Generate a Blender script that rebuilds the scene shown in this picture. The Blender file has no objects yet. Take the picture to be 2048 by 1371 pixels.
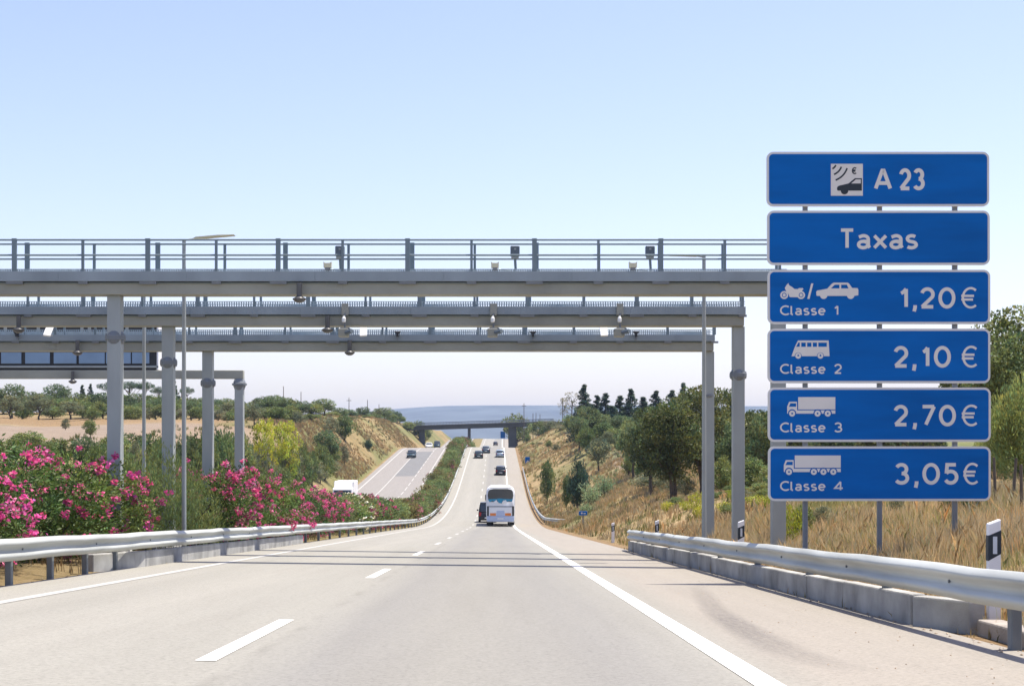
import bpy, bmesh, math, random
import numpy as np
from mathutils import Vector, Matrix, noise as mnoise

random.seed(7)
RNG = np.random.default_rng(11)
S = bpy.context.scene
C = S.collection
F = 3000.0          # focal length of the photograph in its own pixels
CX, CY = 988.0, 880.0   # where straight ahead at eye level lies in the photograph
R = math.radians

# ------------------------------------------------------------------ helpers
def px2x(px, D): return (px - CX) * D / F
def py2z(py, D): return -(py - CY) * D / F

def tag(o, label=None, cat=None, group=None, kind=None):
    if label: o['label'] = label
    if cat: o['category'] = cat
    if group: o['group'] = group
    if kind: o['kind'] = kind
    return o

def thing(name, label, cat, loc=(0, 0, 0), rz=0.0, group=None):
    o = bpy.data.objects.new(name, None); C.objects.link(o)
    o.empty_display_size = 0.3
    o.location = loc; o.rotation_euler = (0, 0, rz)
    return tag(o, label, cat, group)

def link(name, me, parent=None, loc=None):
    o = bpy.data.objects.new(name, me); C.objects.link(o)
    if parent is not None: o.parent = parent
    if loc is not None: o.location = loc
    return o

def dup(root, loc=None, rz=None, scale=None):
    r = root.copy(); C.objects.link(r)
    if loc is not None: r.location = loc
    if rz is not None: r.rotation_euler = (0, 0, rz)
    if scale is not None: r.scale = scale
    for ch in list(root.children):
        c = ch.copy(); C.objects.link(c); c.parent = r
        for g in list(ch.children):
            d = g.copy(); C.objects.link(d); d.parent = c
    return r

class MB:
    """collects faces, then links them as ONE mesh object"""
    def __init__(self): self.v = []; self.f = []
    def add(self, vs, fs):
        n = len(self.v); self.v += [tuple(p) for p in vs]; self.f += [tuple(i + n for i in f) for f in fs]; return self
    def box(self, x0, x1, y0, y1, z0, z1):
        vs = [(x0,y0,z0),(x1,y0,z0),(x1,y1,z0),(x0,y1,z0),(x0,y0,z1),(x1,y0,z1),(x1,y1,z1),(x0,y1,z1)]
        return self.add(vs, [(0,3,2,1),(4,5,6,7),(0,1,5,4),(1,2,6,5),(2,3,7,6),(3,0,4,7)])
    def tube(self, p, q, r0, r1=None, n=8, cap=True):
        p, q = Vector(p), Vector(q); r1 = r0 if r1 is None else r1
        d = (q - p).normalized(); a = d.orthogonal().normalized(); b = d.cross(a)
        vs = []
        for c, r in ((p, r0), (q, r1)):
            for k in range(n):
                t = 2 * math.pi * k / n
                vs.append(c + a * (r * math.cos(t)) + b * (r * math.sin(t)))
        fs = [(k, (k + 1) % n, n + (k + 1) % n, n + k) for k in range(n)]
        if cap: fs += [tuple(range(n - 1, -1, -1)), tuple(range(n, 2 * n))]
        return self.add(vs, fs)
    def lathe(self, prof, c=(0, 0, 0), n=14):
        """prof: (radius, z) from bottom to top"""
        vs, fs = [], []
        for r, z in prof:
            for k in range(n):
                t = 2 * math.pi * k / n
                vs.append((c[0] + r * math.cos(t), c[1] + r * math.sin(t), c[2] + z))
        for j in range(len(prof) - 1):
            for k in range(n):
                fs.append((j*n+k, j*n+(k+1)%n, (j+1)*n+(k+1)%n, (j+1)*n+k))
        fs += [tuple(range(n - 1, -1, -1)), tuple(range((len(prof)-1)*n, len(prof)*n))]
        return self.add(vs, fs)
    def prism(self, poly, y0, y1):
        """poly in (x, z), pushed from y0 to y1"""
        n = len(poly)
        vs = [(x, y0, z) for x, z in poly] + [(x, y1, z) for x, z in poly]
        fs = [tuple(range(n)), tuple(range(2*n-1, n-1, -1))] + [(k, n+k, n+(k+1)%n, (k+1)%n) for k in range(n)]
        return self.add(vs, fs)
    def prism_x(self, poly, x0, x1):
        n = len(poly)
        vs = [(x0, y, z) for y, z in poly] + [(x1, y, z) for y, z in poly]
        fs = [tuple(range(n-1, -1, -1)), tuple(range(n, 2*n))] + [(k, (k+1)%n, n+(k+1)%n, n+k) for k in range(n)]
        return self.add(vs, fs)
    def mesh(self, name, m, bevel=0.0, seg=2, smooth=False):
        me = bpy.data.meshes.new(name)
        bm = bmesh.new()
        vv = [bm.verts.new(p) for p in self.v]
        for f in self.f:
            try: bm.faces.new([vv[i] for i in f])
            except ValueError: pass
        bmesh.ops.recalc_face_normals(bm, faces=bm.faces)
        if bevel > 0:
            es = [e for e in bm.edges if len(e.link_faces) == 2 and e.calc_face_angle(0) > 0.6]
            bmesh.ops.bevel(bm, geom=es, offset=bevel, segments=seg, affect='EDGES', profile=0.5, clamp_overlap=True)
        bm.to_mesh(me); bm.free()
        if smooth: me.polygons.foreach_set('use_smooth', [True] * len(me.polygons))
        me.materials.append(m)
        return me
    def build(self, name, m, parent=None, loc=None, **k):
        return link(name, self.mesh(name, m, **k), parent, loc)

def np_mesh(name, verts, faces, m, col=None, smooth=False, uv=None):
    """verts Nx3, faces MxK as arrays; col: one grey-ish multiplier colour per vertex (Nx3)"""
    me = bpy.data.meshes.new(name)
    nv, nf, k = len(verts), len(faces), faces.shape[1]
    me.vertices.add(nv); me.vertices.foreach_set('co', np.asarray(verts, np.float32).ravel())
    me.loops.add(nf * k); me.loops.foreach_set('vertex_index', np.asarray(faces, np.int32).ravel())
    me.polygons.add(nf); me.polygons.foreach_set('loop_start', np.arange(0, nf * k, k, dtype=np.int32))
    me.update(calc_edges=True)
    if col is not None:
        a = me.color_attributes.new('Tint', 'FLOAT_COLOR', 'POINT')
        a.data.foreach_set('color', np.concatenate([col, np.ones((nv, 1))], 1).astype(np.float32).ravel())
    if uv is not None:
        l = me.uv_layers.new(name='UVMap')
        l.data.foreach_set('uv', np.asarray(uv, np.float32)[np.asarray(faces).ravel()].ravel())
    if smooth: me.polygons.foreach_set('use_smooth', np.ones(nf, bool))
    me.materials.append(m); me.validate()
    return me

ONES = ['', 'first', 'second', 'third', 'fourth', 'fifth', 'sixth', 'seventh', 'eighth', 'ninth', 'tenth', 'eleventh', 'twelfth', 'thirteenth',
        'fourteenth', 'fifteenth', 'sixteenth', 'seventeenth', 'eighteenth', 'nineteenth']
TENS = ['', '', 'twenty', 'thirty', 'forty', 'fifty', 'sixty', 'seventy', 'eighty', 'ninety']
def ordw(n):
    if n >= 100: return 'hundred-and-' + ordw(n - 100) if n > 100 else 'hundredth'
    if n < 20: return ONES[n]
    t, o = divmod(n, 10)
    return (TENS[t] + '-' + ONES[o]) if o else TENS[t][:-1] + 'ieth'

# ------------------------------------------------------------------ materials
def nodes_of(name):
    m = bpy.data.materials.new(name); m.use_nodes = True
    nt = m.node_tree; b = nt.nodes['Principled BSDF']
    return m, nt, b

def ramp(nt, stops):
    r = nt.nodes.new('ShaderNodeValToRGB'); e = r.color_ramp.elements
    while len(e) > 1: e.remove(e[-1])
    for i, (p, c) in enumerate(stops):
        x = e[0] if i == 0 else e.new(p)
        x.position = p; x.color = (*c, 1)
    return r

def noise(nt, scale, detail=4, coord='Object', rough=0.55, stretch=None):
    tc = nt.nodes.new('ShaderNodeTexCoord'); n = nt.nodes.new('ShaderNodeTexNoise')
    n.inputs['Scale'].default_value = scale; n.inputs['Detail'].default_value = detail; n.inputs['Roughness'].default_value = rough
    src = tc.outputs[coord]
    if stretch:
        mp = nt.nodes.new('ShaderNodeMapping'); mp.inputs['Scale'].default_value = stretch
        nt.links.new(src, mp.inputs['Vector']); src = mp.outputs['Vector']
    nt.links.new(src, n.inputs['Vector'])
    return n

def mix(nt, a, b, fac, mode='MIX'):
    x = nt.nodes.new('ShaderNodeMix'); x.data_type = 'RGBA'; x.blend_type = mode
    for sock, val in ((x.inputs[6], a), (x.inputs[7], b), (x.inputs[0], fac)):
        if hasattr(val, 'node'): nt.links.new(val, sock)
        elif isinstance(val, (int, float)): sock.default_value = val
        else: sock.default_value = (*val, 1)
    return x.outputs[2]

def mat(name, col, rough=0.6, metal=0.0, vary=0.12, scale=3.0, bump=0.0, bscale=40.0, spec=0.4, streak=None):
    m, nt, b = nodes_of(name)
    n = noise(nt, scale, 6, stretch=streak)
    lo = tuple(c * (1 - vary) for c in col); hi = tuple(min(1, c * (1 + vary)) for c in col)
    r = ramp(nt, [(0.3, lo), (0.7, hi)])
    nt.links.new(n.outputs['Fac'], r.inputs['Fac']); nt.links.new(r.outputs['Color'], b.inputs['Base Color'])
    b.inputs['Roughness'].default_value = rough; b.inputs['Metallic'].default_value = metal
    b.inputs['Specular IOR Level'].default_value = spec
    if bump:
        n2 = noise(nt, bscale, 4); bp = nt.nodes.new('ShaderNodeBump')
        bp.inputs['Strength'].default_value = bump; bp.inputs['Distance'].default_value = 0.02
        nt.links.new(n2.outputs['Fac'], bp.inputs['Height']); nt.links.new(bp.outputs['Normal'], b.inputs['Normal'])
    return m

def leaf_mat(name, col, trans=0.3, hue=0.02):
    m, nt, b = nodes_of(name)
    at = nt.nodes.new('ShaderNodeAttribute'); at.attribute_name = 'Tint'
    c = mix(nt, col, at.outputs['Color'], 1.0, 'MULTIPLY')
    oi = nt.nodes.new('ShaderNodeObjectInfo')
    hs = nt.nodes.new('ShaderNodeHueSaturation')
    mr = nt.nodes.new('ShaderNodeMapRange'); mr.inputs['To Min'].default_value = 0.5 - hue; mr.inputs['To Max'].default_value = 0.5 + hue
    mv = nt.nodes.new('ShaderNodeMapRange'); mv.inputs['To Min'].default_value = 1.25; mv.inputs['To Max'].default_value = 0.8
    nt.links.new(oi.outputs['Random'], mr.inputs['Value']); nt.links.new(mr.outputs['Result'], hs.inputs['Hue'])
    nt.links.new(oi.outputs['Random'], mv.inputs['Value']); nt.links.new(mv.outputs['Result'], hs.inputs['Value'])
    nt.links.new(c, hs.inputs['Color'])
    nt.links.new(hs.outputs['Color'], b.inputs['Base Color'])
    b.inputs['Roughness'].default_value = 0.55; b.inputs['Specular IOR Level'].default_value = 0.3
    tr = nt.nodes.new('ShaderNodeBsdfTranslucent'); ms = nt.nodes.new('ShaderNodeMixShader')
    ms.inputs[0].default_value = trans
    nt.links.new(hs.outputs['Color'], tr.inputs['Color'])
    nt.links.new(b.outputs[0], ms.inputs[1]); nt.links.new(tr.outputs[0], ms.inputs[2])
    nt.links.new(ms.outputs[0], nt.nodes['Material Output'].inputs['Surface'])
    return m

M = {}
M['galv'] = mat('galvanised steel', (0.33, 0.36, 0.355), 0.55, 0.15, 0.10, 2.0, streak=(1, 1, 0.3))
M['galv_dark'] = mat('weathered galvanised steel', (0.20, 0.22, 0.24), 0.55, 0.2, 0.15, 2.0)
M['rail'] = mat('guardrail zinc', (0.43, 0.45, 0.425), 0.5, 0.12, 0.25, 1.3, streak=(1, 0.25, 3))
M['post'] = mat('guardrail post zinc', (0.17, 0.19, 0.205), 0.6, 0.2, 0.15, 3)
M['gfascia'] = mat('walkway zinc', (0.265, 0.31, 0.335), 0.5, 0.15, 0.14, 1.0, streak=(1, 1, .3))
M['gbeam'] = mat('beam zinc', (0.315, 0.32, 0.275), 0.65, 0.1, 0.14, 0.8)
M['grail'] = mat('railing steel', (0.17, 0.22, 0.245), 0.5, 0.2, 0.1, 2)
M['grate'] = mat('walkway grating', (0.34, 0.42, 0.46), 0.6, 0.2, 0.2, 20)
M['concrete'] = mat('barrier concrete', (0.33, 0.33, 0.315), 0.9, 0, 0.38, 1.6, 0.4, 60)
M['kerb'] = mat('kerb concrete', (0.30, 0.27, 0.235), 0.9, 0, 0.25, 2.5, 0.5, 40)
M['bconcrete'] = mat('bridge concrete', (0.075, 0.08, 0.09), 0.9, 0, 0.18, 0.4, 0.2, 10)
M['white'] = mat('white paint', (0.80, 0.80, 0.80), 0.45, 0, 0.05, 2)
M['panelwhite'] = mat('white antenna housing', (0.82, 0.83, 0.80), 0.5, 0, 0.04, 2)
M['dark'] = mat('dark plastic', (0.03, 0.032, 0.035), 0.5, 0, 0.2, 4)
M['device'] = mat('grey device housing', (0.11, 0.14, 0.17), 0.5, 0.1, 0.1, 3)
M['lamp'] = mat('pale lamp housing', (0.60, 0.58, 0.42), 0.5, 0.1, 0.1, 3)
M['dome'] = mat('smoked dome', (0.10, 0.10, 0.098), 0.4, 0, 0.1, 3)
M['tyre'] = mat('tyre rubber', (0.02, 0.02, 0.02), 0.9, 0, 0.2, 6)
M['rim'] = mat('wheel rim', (0.35, 0.36, 0.37), 0.4, 0.6, 0.1, 4)
M['glass'] = mat('dark vehicle glass', (0.02, 0.03, 0.04), 0.08, 0, 0.1, 1, spec=0.8)
M['red'] = mat('red tail light', (0.35, 0.02, 0.02), 0.25, 0, 0.05, 2)
M['orange'] = mat('orange tail light', (0.75, 0.22, 0.04), 0.3, 0, 0.05, 2)
M['headlight'] = mat('clear headlight', (0.6, 0.65, 0.7), 0.15, 0, 0.05, 2)
M['busbody'] = mat('white coach paint', (0.78, 0.80, 0.83), 0.3, 0, 0.04, 0.6)
M['buslow'] = mat('pale blue coach paint', (0.46, 0.54, 0.72), 0.35, 0, 0.05, 0.6)
M['teal'] = mat('teal coach livery', (0.02, 0.25, 0.42), 0.35, 0, 0.06, 0.8)
M['bark'] = mat('bark', (0.09, 0.07, 0.05), 0.9, 0, 0.3, 4, 0.6, 12)
M['wood'] = mat('old fence wood', (0.12, 0.10, 0.08), 0.9, 0, 0.3, 6)
M['signgrey'] = mat('sign border film', (0.68, 0.68, 0.66), 0.45, 0, 0.04, 1.0)
M['signwhite'] = mat('sign lettering film', (0.72, 0.70, 0.66), 0.5, 0, 0.05, 1.5)
M['signblue'] = mat('sign blue film', (0.0, 0.122, 0.445), 0.5, 0, 0.16, 0.9, streak=(0.5, 1, 3), spec=0.12)
M['signblack'] = mat('sign black film', (0.02, 0.03, 0.04), 0.5, 0, 0.05, 1.0)
M['vmsblue'] = mat('message board back sheet', (0.22, 0.32, 0.45), 0.4, 0.2, 0.12, 0.8)
M['flowerpink'] = leaf_mat('pink oleander petal', (0.62, 0.085, 0.255), 0.35, 0.012)
M['flowerwhite'] = leaf_mat('white oleander petal', (0.85, 0.80, 0.62), 0.35, 0.01)

# asphalt: colour across the carriageway from a UV that holds the metres from the lane line
def asphalt(name, stops, speck=0.10):
    m, nt, b = nodes_of(name)
    uv = nt.nodes.new('ShaderNodeUVMap'); uv.uv_map = 'UVMap'
    sp = nt.nodes.new('ShaderNodeSeparateXYZ'); nt.links.new(uv.outputs['UV'], sp.inputs[0])
    big = noise(nt, 0.6, 5, stretch=(1.4, 0.03, 1))
    ma = nt.nodes.new('ShaderNodeMath'); ma.operation = 'MULTIPLY_ADD'; ma.inputs[1].default_value = 0.05; 
    nt.links.new(big.outputs['Fac'], ma.inputs[0]); nt.links.new(sp.outputs['X'], ma.inputs[2])
    r = ramp(nt, stops); nt.links.new(ma.outputs[0], r.inputs['Fac'])
    fine = noise(nt, 26, 7, rough=.85); fr = ramp(nt, [(0.36, (1 - speck * 3.0,) * 3), (0.48, (1, 1, 1)), (0.66, (1 + speck * 2.0,) * 3)])
    nt.links.new(fine.outputs['Fac'], fr.inputs['Fac'])
    c = mix(nt, r.outputs['Color'], fr.outputs['Color'], 1.0, 'MULTIPLY')
    mid = noise(nt, 2.6, 6, stretch=(1, 0.03, 1)); mrp = ramp(nt, [(0.25, (0.93, 0.925, 0.92)), (0.55, (1, 1, 1)), (0.8, (1.04, 1.035, 1.02))])
    nt.links.new(mid.outputs['Fac'], mrp.inputs['Fac'])
    c = mix(nt, c, mrp.outputs['Color'], 1.0, 'MULTIPLY')
    sn = noise(nt, 1.3, 8, rough=0.75); ms = nt.nodes.new('ShaderNodeMath'); ms.operation = 'MULTIPLY_ADD'; ms.inputs[1].default_value = .016
    nt.links.new(sn.outputs['Fac'], ms.inputs[0]); nt.links.new(sp.outputs['X'], ms.inputs[2])
    q = (-1.80 + 12.0) / 20.0 + .008
    sr = ramp(nt, [(q - .0022, (1, 1, 1)), (q - .0006, (.66, .65, .64)), (q + .0006, (.66, .65, .64)), (q + .0022, (1, 1, 1))]); nt.links.new(ms.outputs[0], sr.inputs['Fac'])
    gate = noise(nt, .45, 3); gr = ramp(nt, [(.45, (0, 0, 0)), (.56, (1, 1, 1))]); nt.links.new(gate.outputs['Fac'], gr.inputs['Fac'])
    sc_ = nt.nodes.new('ShaderNodeSeparateColor'); nt.links.new(gr.outputs['Color'], sc_.inputs[0])
    c = mix(nt, c, mix(nt, c, sr.outputs['Color'], 1.0, 'MULTIPLY'), sc_.outputs['Red'])
    nt.links.new(c, b.inputs['Base Color'])
    b.inputs['Roughness'].default_value = 0.85; b.inputs['Specular IOR Level'].default_value = 0.25
    bp = nt.nodes.new('ShaderNodeBump'); bp.inputs['Strength'].default_value = 0.25; bp.inputs['Distance'].default_value = 0.01
    n2 = noise(nt, 110, 2); nt.links.new(n2.outputs['Fac'], bp.inputs['Height']); nt.links.new(bp.outputs['Normal'], b.inputs['Normal'])
    return m
def usc(u): return (u + 12.0) / 20.0 + 0.025
A0 = (0.242, 0.235, 0.206); A1 = (0.200, 0.195, 0.179); A2 = (0.260, 0.251, 0.220); A3 = (0.256, 0.234, 0.200)
M['asphalt'] = asphalt('worn pale asphalt', [(usc(-6.8), A2), (usc(-5.6), A2), (usc(-4.9), A0), (usc(-3.8), A2), (usc(-2.6), A0), (usc(-1.9), A0),
                                      (usc(-1.2), A1), (usc(-0.1), (0.212, 0.205, 0.182)), (usc(0.9), A1), (usc(1.7), A0), (usc(2.4), A3), (usc(4.3), A3)])
M['asphalt_far'] = asphalt('worn pale asphalt of the other carriageway', [(0.0, (0.225, 0.212, 0.198)), (1.0, (0.240, 0.225, 0.205))])
M['asphalt_new'] = mat('darker resurfaced asphalt', (0.145, 0.147, 0.148), 0.9, 0, 0.10, 1.0)
def paint(k=1.0, nm='road paint'):
    m, nt, b = nodes_of(nm)
    n = noise(nt, 13, 9, rough=0.78); r = ramp(nt, [(0.37, (0.30, 0.285, 0.26)), (0.44, (0.70 * k, 0.69 * k, 0.65 * k)), (0.7, (0.80 * k, 0.79 * k, 0.74 * k))])
    nt.links.new(n.outputs['Fac'], r.inputs['Fac'])
    n3 = noise(nt, 2.5, 4); r3 = ramp(nt, [(0.3, (0.88, 0.88, 0.87)), (0.6, (1, 1, 1))]); nt.links.new(n3.outputs['Fac'], r3.inputs['Fac'])
    nt.links.new(mix(nt, r.outputs['Color'], r3.outputs['Color'], 1.0, 'MULTIPLY'), b.inputs['Base Color']); b.inputs['Roughness'].default_value = 0.7
    bp = nt.nodes.new('ShaderNodeBump'); bp.inputs['Strength'].default_value = 0.5; bp.inputs['Distance'].default_value = 0.01
    nt.links.new(n.outputs['Fac'], bp.inputs['Height']); nt.links.new(bp.outputs['Normal'], b.inputs['Normal'])
    return m
M['paint'] = paint(); M['paint_faint'] = paint(.55, 'toned down line paint')  # same paint toned down; low contrast of overexposed far lines put into its colour

def earth():
    m, nt, b = nodes_of('dry grass and earth')
    at = nt.nodes.new('ShaderNodeAttribute'); at.attribute_name = 'Tint'
    sp = nt.nodes.new('ShaderNodeSeparateColor'); nt.links.new(at.outputs['Color'], sp.inputs[0])
    n1 = noise(nt, 0.09, 8, rough=0.65); r1 = ramp(nt, [(0.28, (0.145, 0.140, 0.058)), (0.42, (0.255, 0.195, 0.100)), (0.56, (0.33, 0.25, 0.14)), (0.72, (0.25, 0.165, 0.090))])
    nt.links.new(n1.outputs['Fac'], r1.inputs['Fac'])
    n2 = noise(nt, 1.6, 6, rough=0.7); r2 = ramp(nt, [(0.25, (0.55, 0.55, 0.5)), (0.5, (1, 1, 1)), (0.8, (1.25, 1.2, 1.1))])
    nt.links.new(n2.outputs['Fac'], r2.inputs['Fac'])
    c = mix(nt, r1.outputs['Color'], r2.outputs['Color'], 1.0, 'MULTIPLY')
    n6 = noise(nt, 0.32, 7, rough=0.7); r6 = ramp(nt, [(0.34, (0.45, 0.50, 0.36)), (0.46, (0.85, 0.85, 0.80)), (0.58, (1.12, 1.08, 1.05)), (0.72, (0.80, 0.66, 0.58))])
    nt.links.new(n6.outputs['Fac'], r6.inputs['Fac']); c = mix(nt, c, r6.outputs['Color'], 1.0, 'MULTIPLY')
    n3 = noise(nt, 0.5, 5); rf = ramp(nt, [(0.3, (0.205, 0.160, 0.122)), (0.7, (0.245, 0.198, 0.153))]); nt.links.new(n3.outputs['Fac'], rf.inputs['Fac'])
    c = mix(nt, c, rf.outputs['Color'], sp.outputs['Red'])            # bare pale field
    n4 = noise(nt, 5, 6, rough=0.7); rs = ramp(nt, [(0.3, (0.085, 0.058, 0.035)), (0.5, (0.21, 0.14, 0.075)), (0.75, (0.29, 0.215, 0.135))]); nt.links.new(n4.outputs['Fac'], rs.inputs['Fac'])
    c = mix(nt, c, rs.outputs['Color'], sp.outputs['Green'])          # bare soil and litter of the verges
    c = mix(nt, c, (0.10, 0.13, 0.045), sp.outputs['Blue'])           # green undergrowth
    nt.links.new(c, b.inputs['Base Color']); b.inputs['Roughness'].default_value = 0.95; b.inputs['Specular IOR Level'].default_value = 0.1
    bp = nt.nodes.new('ShaderNodeBump'); bp.inputs['Strength'].default_value = 0.9; bp.inputs['Distance'].default_value = 0.12
    n5 = noise(nt, 3.5, 8, rough=0.7); nt.links.new(n5.outputs['Fac'], bp.inputs['Height']); nt.links.new(bp.outputs['Normal'], b.inputs['Normal'])
    return m
M['earth'] = earth()

# ------------------------------------------------------------------ the lie of the land
def lerp_tab(tab, sm=0):
    xs_ = np.array([a for a, _ in tab], float); ys_ = np.array([b for _, b in tab], float)
    g = np.arange(-120, 9400, 1.0); v = np.interp(g, xs_, ys_)
    if sm:
        k = np.hanning(sm * 2 + 1); k /= k.sum()
        v = np.convolve(np.pad(v, sm, 'edge'), k, 'valid')
    return lambda y: float(np.interp(y, g, v))
_t = [(-120, 4.95), (0, -1.05), (120, -7.05)]
for t in range(5, 111, 5): _t.append((120 + t, -7.05 - .05 * t + .1 / 220 * t * t))
_t += [(330, -2.05), (345, -1.62), (365, -1.75), (400, -2.5), (450, -3.3), (500, -3.5), (550, -3.0), (600, -1.6), (650, 0.1), (690, 0.7),
       (730, 0.5), (800, -2), (1000, -22), (1500, -62), (9400, -62)]
ZR = lerp_tab(_t, 9)
ZD = lerp_tab([(-120, 0), (330, 0), (365, -0.1), (400, 0.45), (430, 0.8), (470, 0.35), (520, 0), (9400, 0)], 8)
ZO = lambda y: ZR(y) + ZD(y)
XS = lerp_tab([(-120, 0), (90, 0), (250, 0.35), (330, 0.45), (450, 0.8), (600, 1.5), (750, 2.3), (9400, 2.3)], 20)
NL = lerp_tab([(-120, -2.5), (60, -3.6), (100, -2.3), (130, -0.6), (220, 2.2), (300, 4.3), (400, 5.3), (550, 6), (700, 4), (1000, -20), (1500, -62), (9400, -62)], 20)
NR = lerp_tab([(-120, 1.5), (0, -0.1), (20, -0.8), (40, -1.35), (60, -1.85), (80, -3.0), (100, -3.9), (150, -4.5), (200, -2.6), (260, 0), (350, 3), (450, 5), (700, 4), (1000, -20), (1500, -62), (9400, -62)], 12)
UL, UR = -6.75, 4.28       # edges of our carriageway
OL, OR = -21.5, -10.9      # edges of the other one
def road_z(u, y): return ZR(y) - 0.012 * u
def opp_z(u, y): return ZO(y) + 0.012 * (u + 16.0)
def smin(a, b, k=1.2):
    h = max(k - abs(a - b), 0) / k
    return min(a, b) - h * h * k * 0.25
def gnoise(u, y, amp):
    return amp * (mnoise.noise((u * .12, y * .06, 1.7)) + .5 * mnoise.noise((u * .4, y * .3, 7.1)))
def H(u, y):
    if u > UR + 0.1:
        zr = road_z(UR, y); n = NR(y) + min(max(0, .05 * (u - 12)), 6) - max(0, (u - 300)) * .004
        s = 0.36 if y < 90 else (0.36 + min(1, (y - 90) / 50) * .14)
        d = max(0, u - 5.3)
        z = smin(n, zr + s * d) if n > zr else -smin(-n, -(zr - s * d))
        z = zr - 0.03 if u <= UR + .15 else z
        w = min(1, d / 3)
        far = min(1, max(0, (y - 100) / 200))
        return z - 0.03 + w * gnoise(u, y, 0.25 + 0.5 * far)
    if u >= UL - 0.1 and u <= UR + .1:
        if UL + .15 < u < UR - .15: return road_z(u, y) - 0.3
        return road_z(u, y) - 0.02
    if u > OR + 0.1:
        t = (UL - u) / (UL - OR)
        return (1 - t) * road_z(UL, y) + t * opp_z(OR, y) - 0.02 + .12 * math.sin(math.pi * t) + gnoise(u, y, .05)
    if u >= OL - .1:
        if OL + .15 < u < OR - .15: return opp_z(u, y) - 0.3
        return opp_z(u, y) - .02
    zo = opp_z(OL, y); n = NL(y) + .012 * min(200, (OL - u)) - max(0, (-u - 400)) * .004
    d = max(0, OL - 0.8 - u); s = 0.55 + .4 * min(1, max(0, (y - 150) / 90))
    z = smin(n, zo + s * d) if n > zo else -smin(-n, -(zo - s * d))
    w = min(1, d / 4); far = min(1, max(0, (y - 60) / 200))
    return z - 0.03 + w * gnoise(u, y, 0.3 + 0.6 * far)
def ground(x, y): return H(x - XS(y), y)

# ------------------------------------------------------------------ ground sheet, roads, markings
def smooth(a, b, x):
    t = min(1, max(0, (x - a) / (b - a))); return t * t * (3 - 2 * t)
us = [-5000, -3000, -1800, -1000, -600, -400, -280, -200, -150, -120, -100, -85, -72, -62, -54, -47, -42, -38, -35, -32.5, -30.5, -29, -27.7, -26.5, -25.4,
      -24.4, -23.5, -22.8, -22.2, OL - .1, OL, OL + .2, -18, -14, OR - .2, OR, OR + .1, -10.2, -9.5, -8.8, -8.1, -7.4, UL - .1, UL, UL + .2, -3, 0, 3, UR - .2, UR,
      UR + .1, 4.8, 5.3, 5.9, 6.5, 7.1, 7.8, 8.5, 9.2, 10, 10.8, 11.7, 12.6, 13.6, 14.7, 16, 17.5, 19, 21, 23, 26, 29, 33, 38, 44, 52, 62, 75, 90, 110, 140, 180, 240,
      320, 450, 650, 1000, 1800, 3000, 5000]
ys = list(np.arange(-40, 120, 1.6)) + list(np.arange(120, 420, 2.5)) + list(np.arange(420, 800, 6)) + list(800 * 1.1 ** np.arange(0, 23))
def build_terrain():
    V = np.empty((len(ys) * len(us), 3)); T = np.zeros((len(ys) * len(us), 3)); k = 0
    for y in ys:
        sh = XS(y)
        for u in us:
            z = H(u, y); V[k] = (u + sh, y, z)
            nz = mnoise.noise((u * .05, y * .03, 3.3)) * 12
            f = 0.0
            if u < -26: f = smooth(118, 135, y + nz) * (1 - smooth(205, 226, y + nz * 1.5 - (u + 50) * .15)) * smooth(-25, -31, u)
            if u > 14: f = max(f, smooth(168, 182, y + nz) * (1 - smooth(222, 236, y + nz)) * smooth(14, 17, u) * (1 - smooth(30, 40, u)))
            g = 0.0
            if UR < u < 6.5: g = 1 - smooth(4.5, 5.7, u + nz * .03)
            if OR < u < UL: g = .9 if y < 60 else .5; bl0 = .35 if y > 40 else .2
            if OL - 2 < u < OL: g = .5
            if u < -26 and y > 205: g = .9 * smooth(205, 226, y + nz * 1.5 - (u + 50) * .15) * (1 - smooth(262, 285, y))
            bs = 0.0
            if -42 < u < OL - .5 and y > 150: g = max(g, .30); bs = .55 * smooth(-.15, .35, mnoise.noise((u * .16, y * .035, 6.2))) + .12
            if 5.5 < u < 30 and y > 90: bs = .42 * smooth(-.1, .4, mnoise.noise((u * .2, y * .04, 8.4))) + .05
            bl = bl0 if OR < u < UL else 0.0
            if u > 13 and y > 60: bl = smooth(.05, .3, mnoise.noise((u * .07, y * .02, 9))) * .6
            if u > 24: bl = max(bl, .75 * smooth(24, 34, u))
            if u < -24 and y < 118: bl = max(bl, .55)
            if u < -30 and y > 240: bl = max(bl, .35 * smooth(0, .3, mnoise.noise((u * .06, y * .02, 4))))
            if f < .3: bl = max(bl, bs)
            T[k] = (f, g, bl); k += 1
    nu = len(us); i = np.arange(len(ys) - 1)[:, None] * nu + np.arange(nu - 1)[None, :]
    Fq = np.stack([i, i + 1, i + nu + 1, i + nu], -1).reshape(-1, 4)
    tag(link('ground', np_mesh('ground', V, Fq, M['earth'], T, smooth=True)), kind='structure')
build_terrain()

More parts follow.
